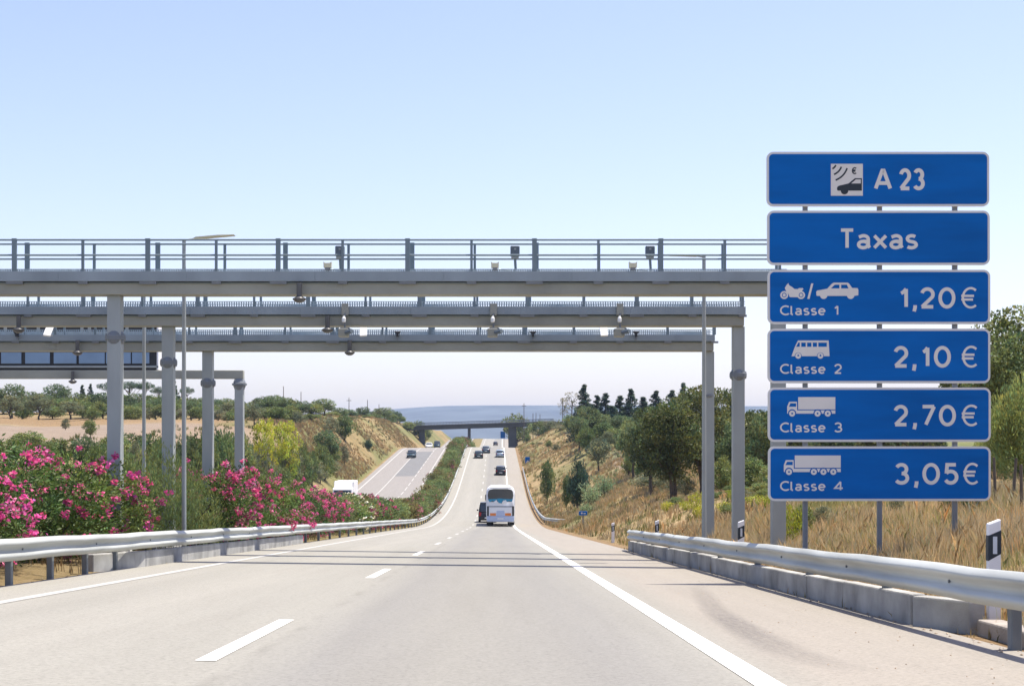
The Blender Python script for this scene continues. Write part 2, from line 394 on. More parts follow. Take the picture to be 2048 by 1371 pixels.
def strip(name, u0, u1, y0, y1, zf, dz, m, n_u=1, step=2.0, uvs=True, kind='structure', u_of=None):
    yy = list(np.arange(y0, y1, step)) + [y1]; uu = np.linspace(u0, u1, n_u + 1)
    V, UV = [], []
    for y in yy:
        sh = XS(y)
        for u in uu:
            V.append((u + sh, y, zf(u, y) + dz)); UV.append(((u + 12.0) / 20.0, y / 20.0))
    nu = n_u + 1; i = np.arange(len(yy) - 1)[:, None] * nu + np.arange(n_u)[None, :]
    Fq = np.stack([i, i + 1, i + nu + 1, i + nu], -1).reshape(-1, 4)
    o = link(name, np_mesh(name, np.array(V), Fq, m, uv=np.array(UV)))
    if kind: o['kind'] = kind
    return o
strip('road', UL, UR, -38, 800, road_z, 0.0, M['asphalt'], 10)
strip('other_road', OL, OR, -38, 800, opp_z, 0.0, M['asphalt_far'], 4)
strip('asphalt_patch', -17.0, -13.6, 251, 322, opp_z, 0.004, M['asphalt_new'])
def marking(lines):
    V, Fq = [], []
    for u0, u1, y0, y1, zf in lines:
        yy = list(np.arange(y0, y1, 2.0)) + [y1]
        for j, y in enumerate(yy):
            sh = XS(y); V += [(u0 + sh, y, zf(u0, y) + .005), (u1 + sh, y, zf(u1, y) + .005)]
            if j: n = len(V); Fq.append((n - 4, n - 3, n - 1, n - 2))
    return np.array(V), np.array(Fq)
L = [(1.635, 1.835, -30, 790, road_z), (-5.66, -5.48, -30, 790, road_z)]
y = 10.57 - 14.0
while y < 700:
    L.append((-2.11, -1.96, y, y + 4.15, road_z)); y += 14.0
L += [(-20.65, -20.45, -30, 790, opp_z), (-11.5, -11.32, -30, 790, opp_z), (-17.16, -17.02, -30, 790, opp_z)]
y = -3.0
while y < 700:
    L.append((-13.56, -13.42, y, y + 6, opp_z)); y += 9.0
V, Fq = marking([l for l in L if l[4] is road_z and l[0] > -5 and not (l[0] < 0 and l[2] > 45)])
tag(link('road_markings', np_mesh('road_markings', V, Fq, M['paint'])), kind='structure')
V, Fq = marking([l for l in L if not (l[4] is road_z and l[0] > -5 and not (l[0] < 0 and l[2] > 45))])
tag(link('edge_markings', np_mesh('edge_markings', V, Fq, M['paint_faint'])), kind='structure')

# tyre scuff on the hard shoulder: a thin worn film with soft edges
def skid():
    m, nt, b = nodes_of('tyre rubber scuff')
    b.inputs['Base Color'].default_value = (0.16, 0.15, 0.145, 1); b.inputs['Roughness'].default_value = 0.9
    at = nt.nodes.new('ShaderNodeAttribute'); at.attribute_name = 'Tint'
    n = noise(nt, 9, 5, stretch=(3, 0.4, 1)); mu = nt.nodes.new('ShaderNodeMath'); mu.operation = 'MULTIPLY'
    sp = nt.nodes.new('ShaderNodeSeparateColor'); nt.links.new(at.outputs['Color'], sp.inputs[0])
    nt.links.new(sp.outputs['Red'], mu.inputs[0]); nt.links.new(n.outputs['Fac'], mu.inputs[1])
    nt.links.new(mu.outputs[0], b.inputs['Alpha'])
    pts = [(1395, 1165), (1405, 1185), (1425, 1215), (1460, 1240), (1505, 1268), (1560, 1298), (1640, 1325), (1720, 1345)]
    V, T, Fq = [], [], []
    for i, (px, py) in enumerate(pts):
        D = 3150 / (py - 1030); D = (1.05 + .012 * px2x(px, D)) * F / (py - 1030); x = px2x(px, D)
        s = [0.05, .22, .35, .62, .55, .34, .18, 0][i]; w = .16 + .02 * i
        for q, a in ((-1, 0), (-.4, s), (.4, s), (1, 0)):
            V.append((x + q * w, D, road_z(x + q * w, D) + .004)); T.append((a, a, a))
        if i:
            n_ = len(V)
            for k in range(3): Fq.append((n_ - 8 + k, n_ - 7 + k, n_ - 3 + k, n_ - 4 + k))
    tag(link('tyre_mark', np_mesh('tyre_mark', np.array(V), np.array(Fq), m, np.array(T))), kind='structure')
skid()

# far blue ridge
def hills():
    m = mat('far wooded hills', (0.055, 0.066, 0.072), 1.0, 0, 0.55, 0.006)
    xs_ = np.linspace(-5200, 5200, 150); yy = np.linspace(3400, 6700, 40)
    tops = lambda x: np.interp(x, [-5200, -2500, -1200, -520, -400, -300, -215, -60, 250, 700, 1600, 5200], [30, 60, 92, 112, 124, 131, 136, 138, 138, 137, 132, 90])
    V = []
    for y in yy:
        t = smooth(3400, 6000, y) if y < 6000 else 1 - .3 * smooth(6000, 8200, y)
        for x in xs_:
            h = -66 + (tops(x * 6000 / max(y, 4000)) + 66) * t
            V.append((x, y, h + (6 * mnoise.noise((x * .004, y * .002, 2)) + 3 * mnoise.noise((x * .015, y * .006, 5))) * (1 - smooth(5200, 5900, y)) * t + 1.2 * mnoise.noise((x * .01, 1, 5))))
    nu = len(xs_); i = np.arange(len(yy) - 1)[:, None] * nu + np.arange(nu - 1)[None, :]
    Fq = np.stack([i, i + 1, i + nu + 1, i + nu], -1).reshape(-1, 4)
    tag(link('hills', np_mesh('hills', np.array(V), Fq, m, smooth=True)), kind='structure')
hills()

# ------------------------------------------------------------------ toll gantries
GX0, GX1 = -8.17, 6.13
def gantry(D, label, x_end_l, posts_px, right_collar=4.55, has_right=True, toe=.05, fh=.215, dz=0.0):
    z0 = ZR(D) + dz
    g = thing('toll_gantry', label, 'gantry', (0, D, z0), group='toll gantries across the motorway')
    # box beam, set back under the walkway, with a bracket below the fascia at each railing post
    b = MB(); b.box(x_end_l, GX1 + .11, .10, .62, 5.765, 6.035)
    b.build('beam', M['gbeam'], g, bevel=.012, seg=1)
    ft = 6.04 + fh
    w = MB(); w.box(x_end_l, GX1 + .13, 0, .05, 6.04, ft)
    w.box(x_end_l, GX1 + .13, .70, .75, 6.04, ft)
    w.box(x_end_l, GX1 + .13, .053, .697, ft - .07, ft - .04)
    for j in np.arange(x_end_l + 1, GX1, 2.74): w.box(j - .006, j + .006, -.006, -.0005, 6.05, ft - .01)
    w.build('walkway', M['gfascia'], g, bevel=.006, seg=1)
    t = MB()
    for yy in (.03, .72):
        t.box(x_end_l, GX1 + .12, yy - .008, yy + .008, ft + toe - .016, ft + toe)
        if toe > .1: t.box(x_end_l, GX1 + .12, yy - .006, yy + .006, ft + toe * .5 - .012, ft + toe * .5)
        for j in np.arange(x_end_l + .1, GX1, .06 if toe > .1 else .05): t.box(j, j + (.03 if toe > .1 else .04), yy - .004, yy + .004, ft + .001, ft + toe - .017)
    t.build('toe_board', M['grate'], g)
    xs_ = [x for x in posts_px]
    for x, wd in xs_:
        MB().box(x - wd * 1.8, x + wd * 1.8, .02, .098, 5.985, 6.037).build('bracket', M['galv_dark'], g)
    for x, wd in xs_:
        for yy, dx in ((.03, 0), (.72, .06)):
            p = MB(); p.box(x + dx - wd / 2, x + dx + wd / 2, yy - .028, yy + .028, ft + .002, 6.955 if wd > .06 else 6.93)
            p.build('railing_post', M['grail'], g)
    for yy in (.03, .72):
        for z in (6.925, 6.60):
            MB().tube((x_end_l, yy, z), (GX1 + .12, yy, z), .021, n=8).build('handrail', M['grail'], g, smooth=False)
    MB().tube((x_end_l, .075, 6.012), (GX1, .075, 6.012), .014, n=6).build('conduit', M['grail'], g)
    for j in (-21.0, -12.6, -3.4, 1.25):
        sp = MB(); sp.box(j - .16, j + .16, .088, .0985, 5.79, 5.975)
        for a in (-.11, -.04, .04, .11):
            for b_ in (5.83, 5.93): sp.box(j + a - .012, j + a + .012, .078, .0875, b_ - .012, b_ + .012)
        sp.build('splice_plate', M['gbeam'], g)
    cols = [(GX0, 4.86)] + ([(GX1, right_collar)] if has_right else []) + [(-23.2, 4.86)]
    for cx, zc in cols:
        zb = ground(cx, D + .35) - z0 - .3
        c = MB(); c.box(cx - .145, cx + .145, .22, .51, zb, 5.763)
        co = c.build('column', M['galv'], g, bevel=.012, seg=2)
        k = MB(); k.lathe([(.15, -.14), (.18, -.10), (.20, -.05), (.218, -.045), (.218, -.006), (.208, -.004), (.208, .004), (.218, .006), (.218, .045), (.20, .05), (.18, .10), (.15, .14)] if abs(cx - GX1) > .1 or D < 40 else [(.17, -.04), (.18, -.03), (.18, .03), (.17, .04)], (cx, .365, zc), 20)
        for q in range(8 if abs(cx - GX1) > .1 or D < 40 else 0):
            a = q * math.pi / 4 + .39
            k.lathe([(.02, -.085), (.02, .085)], (cx + .19 * math.cos(a), .365 + .19 * math.sin(a), zc), 6)
        k.build('collar', M['galv_dark'], co)
        f = MB(); f.box(cx - .3, cx + .3, .07, .67, zb, zb + .42); f.build('footing', M['concrete'], g, bevel=.02, seg=1)
    return g
def px_posts(D, pxs, thick):
    return [(px2x(p, D), .10 if p in thick else .055) for p in pxs]
P1 = [-360, -230, -100, 28, 165, 295, 432, 556, 685, 815, 943, 1069, 1197, 1322, 1450, 1560]
gantry(32.0, 'nearest grey steel toll gantry with full railing over the road', -24, px_posts(32, P1, {28, 295, 556, 815, 1069, 1322, -230}))
P2 = [-300, -190, -60, 55, 166, 284, 395, 508, 616, 731, 839, 949, 1055, 1167, 1274, 1385, 1486]
gantry(37.3, 'middle toll gantry carrying the vehicle cameras, second from the front', -25, px_posts(37.3, P2, {166, 395, 616, 839, 1055, 1274}), toe=.13, fh=.20)
P3 = [-270, -170, -70, 30, 110, 190, 290, 378, 470, 570, 665, 765, 860, 956, 1048, 1147, 1240, 1336, 1430]
gantry(42.5, 'farthest toll gantry spanning our carriageway, carrying white antenna panels', -26, px_posts(42.5, P3, {470, 665, 860, 1048}), 4.5, toe=.145, fh=.18, dz=-.055)

# gantry over the other carriageway, with the back of a message board on it
def far_gantry():
    D = 51.8; z0 = ZR(D)
    g = thing('sign_gantry', 'grey cantilever gantry over the opposite carriageway carrying a message board', 'gantry', (0, D, z0))
    cx = px2x(479, D)
    MB().box(-24, cx + .15, -.15, .15, 5.76, 6.055).build('beam', M['gbeam'], g, bevel=.015, seg=1)
    zb = ground(cx, D) - z0 - .3
    c = MB().box(cx - .15, cx + .15, -.15, .15, zb, 5.757).build('column', M['galv'], g, bevel=.03, seg=3)
    MB().lathe([(.22, -.04), (.26, -.03), (.26, .03), (.22, .04)], (cx, 0, 5.57), 20).lathe([(.16, .04), (.22, .05), (.16, .2)], (cx, 0, 5.57), 20).lathe([(.16, -.2), (.22, -.05), (.16, -.04)], (cx, 0, 5.57), 20).build('collar', M['galv_dark'], c)
    c2 = MB().box(-23.9, -23.6, -.14, .14, zb, 5.757).build('column', M['galv'], g, bevel=.03, seg=3)
    v = thing('message_board', 'back of a wide dark framed blue grey message board on the far gantry', 'message board', (0, D - .1, z0))
    x1 = px2x(318, D); x0 = -22.5
    zt = py2z(650, D) - z0; zm = py2z(740, D) - z0
    MB().box(x0, x1 - .06, .05, .55, 6.07, zt - .02).build('housing', M['dark'], v, bevel=.02, seg=1)
    def rowbox(a, b, z_a, z_b, m, nm): MB().box(a, b, .0, .047, z_a, z_b).build(nm, m, v, bevel=.01, seg=1)
    zrow = [py2z(p, D) - z0 for p in (664, 703, 704.5, 727, 731, 735.5)]
    cuts = [-22.5, px2x(-130, D), px2x(-60, D), px2x(0, D), px2x(48, D), px2x(105, D), px2x(158, D), px2x(212, D), px2x(264, D), px2x(301, D)]
    for a, b in zip(cuts[:-1], cuts[1:]):
        wide = .11 if b < px2x(200, D) else .035
        rowbox(a + wide * .6, b - wide * .6, zrow[3], zrow[2], M['vmsblue'], 'back_panel')
    rowbox(x0, x1, zrow[1], zrow[0], M['galv'], 'top_panel')
    rowbox(x0, x1, zrow[5], zrow[4], M['galv'], 'rail_strip')
    MB().box(x1 - .055, x1, 0, .56, 6.07, zt).build('end_plate', M['white'], v)
    for p in (12, 78, 165, 180, 255):
        MB().box(px2x(p, D) - .05, px2x(p, D) + .05, .0, .047, py2z(663, D) - z0, py2z(651, D) - z0).build('strut', M['galv'], v)
far_gantry()

# equipment on the gantries
def dome(px, py_beam, D, where):
    t = thing('dome_camera', f'smoked dome camera hanging below {where}', 'camera', (px2x(px, D), D - .1, ZR(D)), group='dome cameras under the gantries')
    x = 0
    MB().lathe([(.05, 5.72), (.06, 5.72), (.06, 6.0), (.05, 6.0)], (0, 0, 0), 10).build('bracket', M['dome'], t)
    MB().lathe([(.04, 5.57), (.09, 5.59), (.145, 5.64), (.145, 5.66), (.08, 5.695), (.05, 5.73)], (0, 0, 0), 18).build('dome', M['dome'], t, smooth=True)
dome(600, 588, 32, 'the nearest gantry between two railing posts')
dome(656, 650, 37.3, 'the middle gantry near its left camera bracket')
dome(700, 700, 42.5, 'the farthest gantry next to its white panel')
dome(40, 650, 37.3, 'the middle gantry near the left picture edge')
dome(157, 700, 42.5, 'the farthest gantry left of the nearest left column')
dome(147, 757, 51.6, 'the opposite carriageway gantry under the message board')
for px, w in ((680, 'leftmost'), (1030, 'middle'), (1300, 'rightmost')):
    D = 32.3; z0 = ZR(32)
    t = thing('roadside_antenna', f'grey box antenna on a short mast above the nearest gantry, {w} of three', 'antenna', (px2x(px, D), D, z0), group='box antennas on the nearest gantry')
    MB().tube((0.02, 0, 6.24), (0, 0, 6.56), .028, n=8).build('mast', M['grail'], t)
    h = MB().box(-.10, .10, -.07, .07, 6.60, 6.83).build('housing', M['device'], t, bevel=.025, seg=3)
    MB().box(-.08, .08, -.05, .05, 6.555, 6.598).build('base', M['galv'], t)
    MB().box(-.022, .022, -.075, -.0705, 6.74, 6.775).build('lens', M['galv'], h)
for px, w in ((655, 'leftmost'), (990, 'middle'), (1266, 'rightmost')):
    D = 32.02; z0 = ZR(32)
    t = thing('flood_lamp', f'small pale yellow lamp on the nearest walkway edge, {w} of three', 'lamp', (px2x(px, D), D, z0), group='pale lamps on the nearest gantry')
    MB().prism([(-.08, 6.33), (.08, 6.33), (.085, 6.46), (.05, 6.43), (-.05, 6.43), (-.085, 6.46)], -.05, .12).build('shell', M['lamp'], t, bevel=.008)
    MB().box(-.05, .05, -.045, .1, 6.279, 6.328).build('foot', M['galv_dark'], t)
    MB().tube((.08, 0, 6.30), (.32, .05, 6.27), .012, n=6).build('cable', M['grail'], t)
for px, w, lens in ((690, 'left', 0), (987, 'middle', 0), (1240, 'right', 1)):
    D = 37.25; z0 = ZR(37.3)
    t = thing('plate_camera', f'number plate camera with white flash hanging under the middle gantry, {w} one', 'camera', (px2x(px, D), D, z0), group='plate cameras on the middle gantry')
    MB().box(-.085, .085, -.03, .04, 6.02, 6.31).build('mounting_plate', M['gbeam'], t, bevel=.008)
    MB().tube((0, -.05, 5.60), (0, -.05, 6.05), .022, n=8).build('arm', M['galv_dark'], t)
    MB().lathe([(.028, 5.83), (.05, 5.85), (.05, 5.93), (.02, 5.99)], (-.02, -.1, 0), 12).build('flash', M['panelwhite'], t)
    hb = MB().box(-.15, .10, -.22, .1, 5.47, 5.68).build('housing', M['gbeam'], t, bevel=.02)
    MB().tube((.04, -.2, 5.57), (.20, -.32, 5.60), .05, .06, 10).build('lens_hood', M['device'], hb)
    MB().prism([(-.19, 5.62), (.24, 5.60), (.12, 5.70), (-.08, 5.71)], -.20, -.14).build('sun_shield', M['galv_dark'], hb)
for px, w in ((-30, 'cut off'), (103, 'leftmost fully seen'), (728, 'middle'), (1206, 'rightmost')):
    D = 42.3; z0 = ZR(42.5)
    t = thing('antenna_panel', f'white antenna panel tilted in front of the farthest gantry rail, {w} one', 'antenna', (px2x(px, D), D, z0), group='white antenna panels on the farthest gantry')
    p = MB().box(-.10, .10, -.03, .03, -.23, .23).build('panel', M['panelwhite'], t, bevel=.015)
    p.location = (0, -.24, 6.27); p.rotation_euler = (R(-38), R(8 if px < 700 else -3), 0)
    MB().box(-.035, .035, -.20, -.002, 6.10, 6.16).build('bracket', M['galv_dark'], t)
for px, w in ((795, 'left'), (1066, 'middle'), (1272, 'right'), (35, 'far left')):
    D = 42.45; z0 = ZR(42.5)
    t = thing('beacon_receiver', f'small dark receiver wedge on the farthest gantry fascia, {w} one', 'receiver', (px2x(px, D), D, z0), group='dark receivers on the farthest gantry')
    MB().prism([(-.10, 6.25), (.10, 6.25), (.03, 6.17), (.03, 6.10), (-.03, 6.10), (-.03, 6.17)], -.12, .03).build('body', M['dark'], t, bevel=.006)
    MB().box(-.02, .02, -.05, .04, 6.02, 6.10).build('stem', M['galv_dark'], t)

# lamp posts in the median and by the shoulder
def lamp_post(px, D, ztop, arm, label, tilt=0.03):
    x = px2x(px, D); zb = ground(x, D)
    t = thing('lamp_post', label, 'lamp post', (x, D, zb), group='slim lamp posts beside the gantries')
    h = ztop - zb
    MB().tube((0, 0, -.2), (0, 0, h), .055, .042, 12).build('pole', M['galv'], t, smooth=False)
    MB().tube((0, 0, h - .03), (arm * .28, 0, h + tilt * .3), .022, .02, 8).build('arm', M['galv'], t)
    MB().prism([(arm * .2, h + tilt * .2 - .02), (arm, h + tilt - .008), (arm * 1.02, h + tilt), (arm * .7, h + tilt * .8 + .012), (arm * .25, h + tilt * .3 + .012)], -.14, .14).build('lamp_head', M['lamp'], t, bevel=.006)
    MB().lathe([(.11, -.02), (.11, .03), (.07, .05)], (0, 0, .0), 12).build('base_plate', M['galv_dark'], t)
lamp_post(368, 34.6, py2z(478, 34.6), 1.15, 'lamp post on the left with a long flat lamp head above the railing', .09)
lamp_post(288, 40, 4.2, .25, 'lamp post between the two left gantry columns behind the oleanders', .03)
lamp_post(1408, 34.9, py2z(511, 34.9), -.80, 'lamp post on the right beside the far gantry column', .01)

# ------------------------------------------------------------------ guardrails and concrete plinths
WP = [(-.155, .0), (-.148, .03), (-.125, .05), (-.105, .078), (-.085, .083), (-.062, .078), (-.035, .03), (0, .012), (.035, .03), (.062, .078), (.085, .083), (.105, .078), (.125, .05), (.148, .03), (.155, 0)]
def rail_mesh(name, path, side, hgt):
    """path: (x, y, ground z); side = direction (+1/-1 in x) the rail faces"""
    P = [Vector(p) for p in path]; V, Fq = [], []
    n = len(WP) * 2
    for i, p in enumerate(P):
        d = (P[min(i + 1, len(P) - 1)] - P[max(i - 1, 0)]); d.z = 0; d.normalize()
        nr = Vector((d.y, -d.x, 0))
        if nr.x * side < 0 and abs(nr.x) > .2: nr = -nr
        prof = [(z, o) for z, o in WP] + [(z, o - .006) for z, o in reversed(WP)]
        for z, o in prof: V.append(p + nr * o + Vector((0, 0, hgt + z)))
        if i:
            b = len(V) - 2 * n
            for k in range(n): Fq.append((b + k, b + (k + 1) % n, b + n + (k + 1) % n, b + n + k))
    me = np_mesh(name, np.array([tuple(v) for v in V]), np.array(Fq), M['rail'])
    bm = bmesh.new(); bm.from_mesh(me); bmesh.ops.recalc_face_normals(bm, faces=bm.faces)
    n0 = n; bm.verts.ensure_lookup_table()
    for s in (0, len(V) - n):
        bm.faces.new([bm.verts[s + k] for k in range(n)])
    bm.to_mesh(me); bm.free()
    return me
POSTME = MB().prism([(-.05, -.03), (.05, -.03), (.05, .03), (-.05, .03)], -.5, 0).mesh('post', M['post'])
def sigma_post(parent, x, y, zg, hgt, side):
    m = MB()
    a = 0.055
    m.box(x - side * .13 - a / 2 if False else x - .045, x + .045, y - .05, y + .05, zg - .3, zg + hgt + .12)
    return m.build('post', M['post'], parent, bevel=.008, seg=1)
def guardrail(label, upath, side, hgt, posts, dz=0.0, back=.09, bolts=None):
    """upath: list of (u, y)"""
    us_, ys_ = [p[0] for p in upath], [p[1] for p in upath]
    order = np.argsort(ys_); f = lambda y: float(np.interp(y, np.array(ys_)[order], np.array(us_)[order]))
    t = thing('guardrail', label, 'guardrail', (0, 0, 0), group='steel guardrails')
    y0, y1 = min(ys_), max(ys_)
    path = []
    for y in list(np.arange(y0, y1, 1.0)) + [y1]:
        u = f(y); w = .012 * math.sin(y * .9) + .01 * math.sin(y * 2.3)
        path.append((u + XS(y), y, road_z(u, y) + .5 * w + dz))
    link('rail', rail_mesh('rail', path, side, hgt), t)
    for y in posts:
        u = f(y) - side * back
        sigma_post(t, u + XS(y), y, road_z(u, y) - .02, hgt, side)
    if bolts:
        for y in bolts:
            x = f(y) + side * .02 + XS(y); z = road_z(f(y), y) + hgt
            MB().tube((x - side * .02, y, z), (x + side * .012, y, z), .016, n=6).build('bolt', M['post'], t)
    return t
guardrail('long guardrail along the median in front of the oleander hedge', [(-6.62, 8), (-6.62, 345)], 1, .50,
          [9.3 + 1.95 * k for k in range(10)] + [30 + 4 * k for k in range(79)], back=.17, bolts=[9.3 + 3.9 * k for k in range(20)])
guardrail('near guardrail beside the right shoulder in front of the toll sign', [(4.18, 6), (4.18, 46), (4.30, 47.6)], -1, .50,
          [8.3, 12.3] + [16.3 + 4 * k for k in range(8)], back=.09, bolts=[9.7 + 4 * k for k in range(9)])
guardrail('distant guardrail beyond the coach bending away from the right shoulder', [(6.6, 136.5), (5.3, 140), (4.78, 145), (4.72, 160), (4.72, 266)], -1, .50,
          [140.5 + 4 * k for k in range(31)])
# rounded end of the near right guardrail
def concrete_run(name, label, pieces, h, m):
    t = thing(name, label, 'concrete barrier', (0, 0, 0), group='low concrete plinths under the guardrails')
    for i, (u0, y0, u1, y1, w, hh) in enumerate(pieces):
        z0, z1 = road_z(u0, y0), road_z(u1, y1); g = .006 if i else 0
        d = Vector((u1 - u0, y1 - y0, 0)).normalized(); nx, ny = d.y, -d.x
        vs = []
        for u, y, z in ((u0 + d.x * g, y0 + d.y * g, z0), (u1 - d.x * g, y1 - d.y * g, z1)):
            for s in (-1, 1):
                for zz in (-.25, hh): vs.append((u + s * w / 2 * nx, y + s * w / 2 * ny, z + zz))
        MB().add(vs, [(0, 1, 3, 2), (4, 6, 7, 5), (0, 4, 5, 1), (2, 3, 7, 6), (1, 5, 7, 3), (0, 2, 6, 4)]).build('segment', m, t, bevel=.02, seg=2)
    return t
pr = []
yb = [15.1, 18.0, 20.1, 22.2, 25.6, 29.0, 32.4, 35.9, 39.4, 43.0, 46.8]
for a, b in zip(yb[:-1], yb[1:]): pr.append((4.27 + random.uniform(-.008, .008), a, 4.27 + random.uniform(-.008, .008), b, .16, .31 + random.uniform(-.012, .012)))
concrete_run('concrete_barrier', 'jointed low concrete plinth under the right guardrail beneath the sign', pr, .3, M['concrete'])
t = concrete_run('concrete_end_block', 'weathered flared concrete end block below the toll sign', [(4.275, 15.06, 4.56, 14.15, .18, .30)], .3, M['concrete'])
t = concrete_run('kerb_block', 'low pale kerb block beside the nearest guardrail post', [(4.66, 14.1, 4.56, 12.5, .24, .13)], .2, M['kerb'])
t['category'] = 'kerb'
pl = [(-6.98, 25.9, -6.68, 28.5, .14, .30)]
yb = [28.55, 32.4, 36.5, 40.5, 46.0, 52.0]
for a, b in zip(yb[:-1], yb[1:]): pl.append((-6.675, a, -6.675, b, .12, .30))
concrete_run('concrete_barrier', 'low concrete plinth under the left guardrail by the oleanders', pl, .3, M['concrete'])

# ------------------------------------------------------------------ the toll sign
def flat(name, polys, m, parent, y=0.0, th=.002, ox=0.0, oz=0.0):
    """outline (with holes) in sign metres -> thin solid plate facing the camera"""
    cu = bpy.data.curves.new('o', 'CURVE'); cu.dimensions = '2D'; cu.fill_mode = 'BOTH'; cu.extrude = th / 2
    for poly in polys:
        s = cu.splines.new('POLY'); s.points.add(len(poly) - 1); s.use_cyclic_u = True
        for p, (a, b) in zip(s.points, poly): p.co = (a - ox, b - oz, 0, 1)
    return _curve_to_mesh(name, cu, m, parent, y)
def _curve_to_mesh(name, cu, m, parent, y, xf=None):
    ob = bpy.data.objects.new('tmp', cu); C.objects.link(ob)
    dg = bpy.context.evaluated_depsgraph_get(); me = bpy.data.meshes.new_from_object(ob.evaluated_get(dg))
    bpy.data.objects.remove(ob); bpy.data.curves.remove(cu)
    me.name = name
    if xf: xf(me)
    me.transform(Matrix(((1, 0, 0, 0), (0, 0, -1, y), (0, 1, 0, 0), (0, 0, 0, 1))))
    me.materials.clear(); me.materials.append(m)
    return link(name, me, parent)
def rrect(x0, x1, z0, z1, r, n=8):
    out = []
    for cx, cz, a in ((x1 - r, z1 - r, 0), (x0 + r, z1 - r, 90), (x0 + r, z0 + r, 180), (x1 - r, z0 + r, 270)):
        for k in range(n + 1):
            t = R(a + 90 * k / n); out.append((cx + r * math.cos(t), cz + r * math.sin(t)))
    return out
def circ(cx, cz, r, n=22): return [(cx + r * math.cos(2 * math.pi * k / n), cz + r * math.sin(2 * math.pi * k / n)) for k in range(n)]
SD = 24.6; SP = SD / F
sx0 = px2x(1757, SD); sz0 = ground(sx0, SD)
def sx(px): return px2x(px, SD) - sx0
def sz(py): return py2z(py, SD) - sz0
sign = thing('toll_sign', 'tall blue motorway toll price sign of six stacked panels on three posts', 'road sign', (sx0, SD, sz0))
def arc(cx, cy, rx, ry, a0, a1, n=18): return [(cx + rx * math.cos(R(a)), cy + ry * math.sin(R(a))) for a in np.linspace(a0, a1, n)]
GLYPH = {   # stroke centre lines inside a box one capital high: (width, strokes)
 '0': (.64, [arc(.32, .5, .32, .5, 0, 360, 40)]),
 '1': (.24, [[(0, .76), (.10, .82), (.24, 1.0)], [(.24, 1.0), (.24, 0)]]),
 '2': (.60, [arc(.30, .70, .29, .30, 165, -32) + [(.02, .0)], [(.0, .0), (.60, .0)]]),
 '3': (.58, [arc(.27, .755, .255, .245, 155, -85), arc(.27, .265, .30, .265, 88, -150)]),
 '4': (.66, [[(.47, 0), (.47, 1.0)], [(.47, 1.0), (0, .24), (.66, .24)]]),
 '5': (.58, [[(.54, 1.0), (.10, 1.0), (.06, .52)] , [(.06, .53)] + arc(.28, .32, .30, .32, 125, -150)]),
 '7': (.58, [[(0, 1.0), (.58, 1.0)], [(.58, 1.0), (.16, 0)]]),
 ',': (.10, [[(.10, .09), (.10, -.02), (.0, -.26)]]),
 '€': (.72, [arc(.44, .5, .40, .5, 50, 310, 24), [(-.04, .60), (.60, .60)], [(-.04, .41), (.55, .41)]]),
 'A': (.76, [[(0, 0), (.34, 1.0), (.42, 1.0), (.76, 0)], [(.14, .30), (.62, .30)]]),
 'T': (.62, [[(0, 1.0), (.62, 1.0)], [(.31, 1.0), (.31, 0)]]),
 'C': (.66, [arc(.42, .5, .42, .5, 52, 308, 26)]),
 'l': (.16, [[(0, 1.0), (0, .14)] + arc(.14, .14, .14, .14, 180, 270, 6)]),
 'a': (.46, [[(.02, .60)] + arc(.22, .48, .20, .20, 120, 0, 10) + [(.42, .12), (.48, .0)], arc(.20, .18, .20, .18, 40, 360, 18) + [(.42, .22)], [(.42, .36), (.20, .37)]]),
 'x': (.50, [[(0, .68), (.50, 0)], [(.50, .68), (0, 0)]]),
 's': (.40, [arc(.21, .515, .19, .165, 40, 250, 14) + arc(.19, .17, .21, .17, 70, -140, 14)]),
 'e': (.50, [[(.02, .35), (.50, .35)], [(.50, .35)] + arc(.25, .34, .25, .34, 10, 315, 24)]),
}
def ribbon(pts, w):
    w0 = w
    P = [Vector((a, b)) for a, b in pts]; closed = (P[0] - P[-1]).length < 1e-6
    if closed: P = P[:-1]
    n = len(P); L_, R_ = [], []
    for i in range(n):
        a = P[i - 1] if (i or closed) else None; b = P[(i + 1) % n] if (i < n - 1 or closed) else None
        d1 = (P[i] - a).normalized() if a is not None else None; d2 = (b - P[i]).normalized() if b is not None else None
        d1 = d1 or d2; d2 = d2 or d1
        n1, n2 = Vector((-d1.y, d1.x)), Vector((-d2.y, d2.x)); m = (n1 + n2)
        m = m / max(.35, m.dot(n1)) if m.length > 1e-6 else n1
        L_.append(P[i] + m * w / 2); R_.append(P[i] - m * w / 2)
    return L_, R_, closed
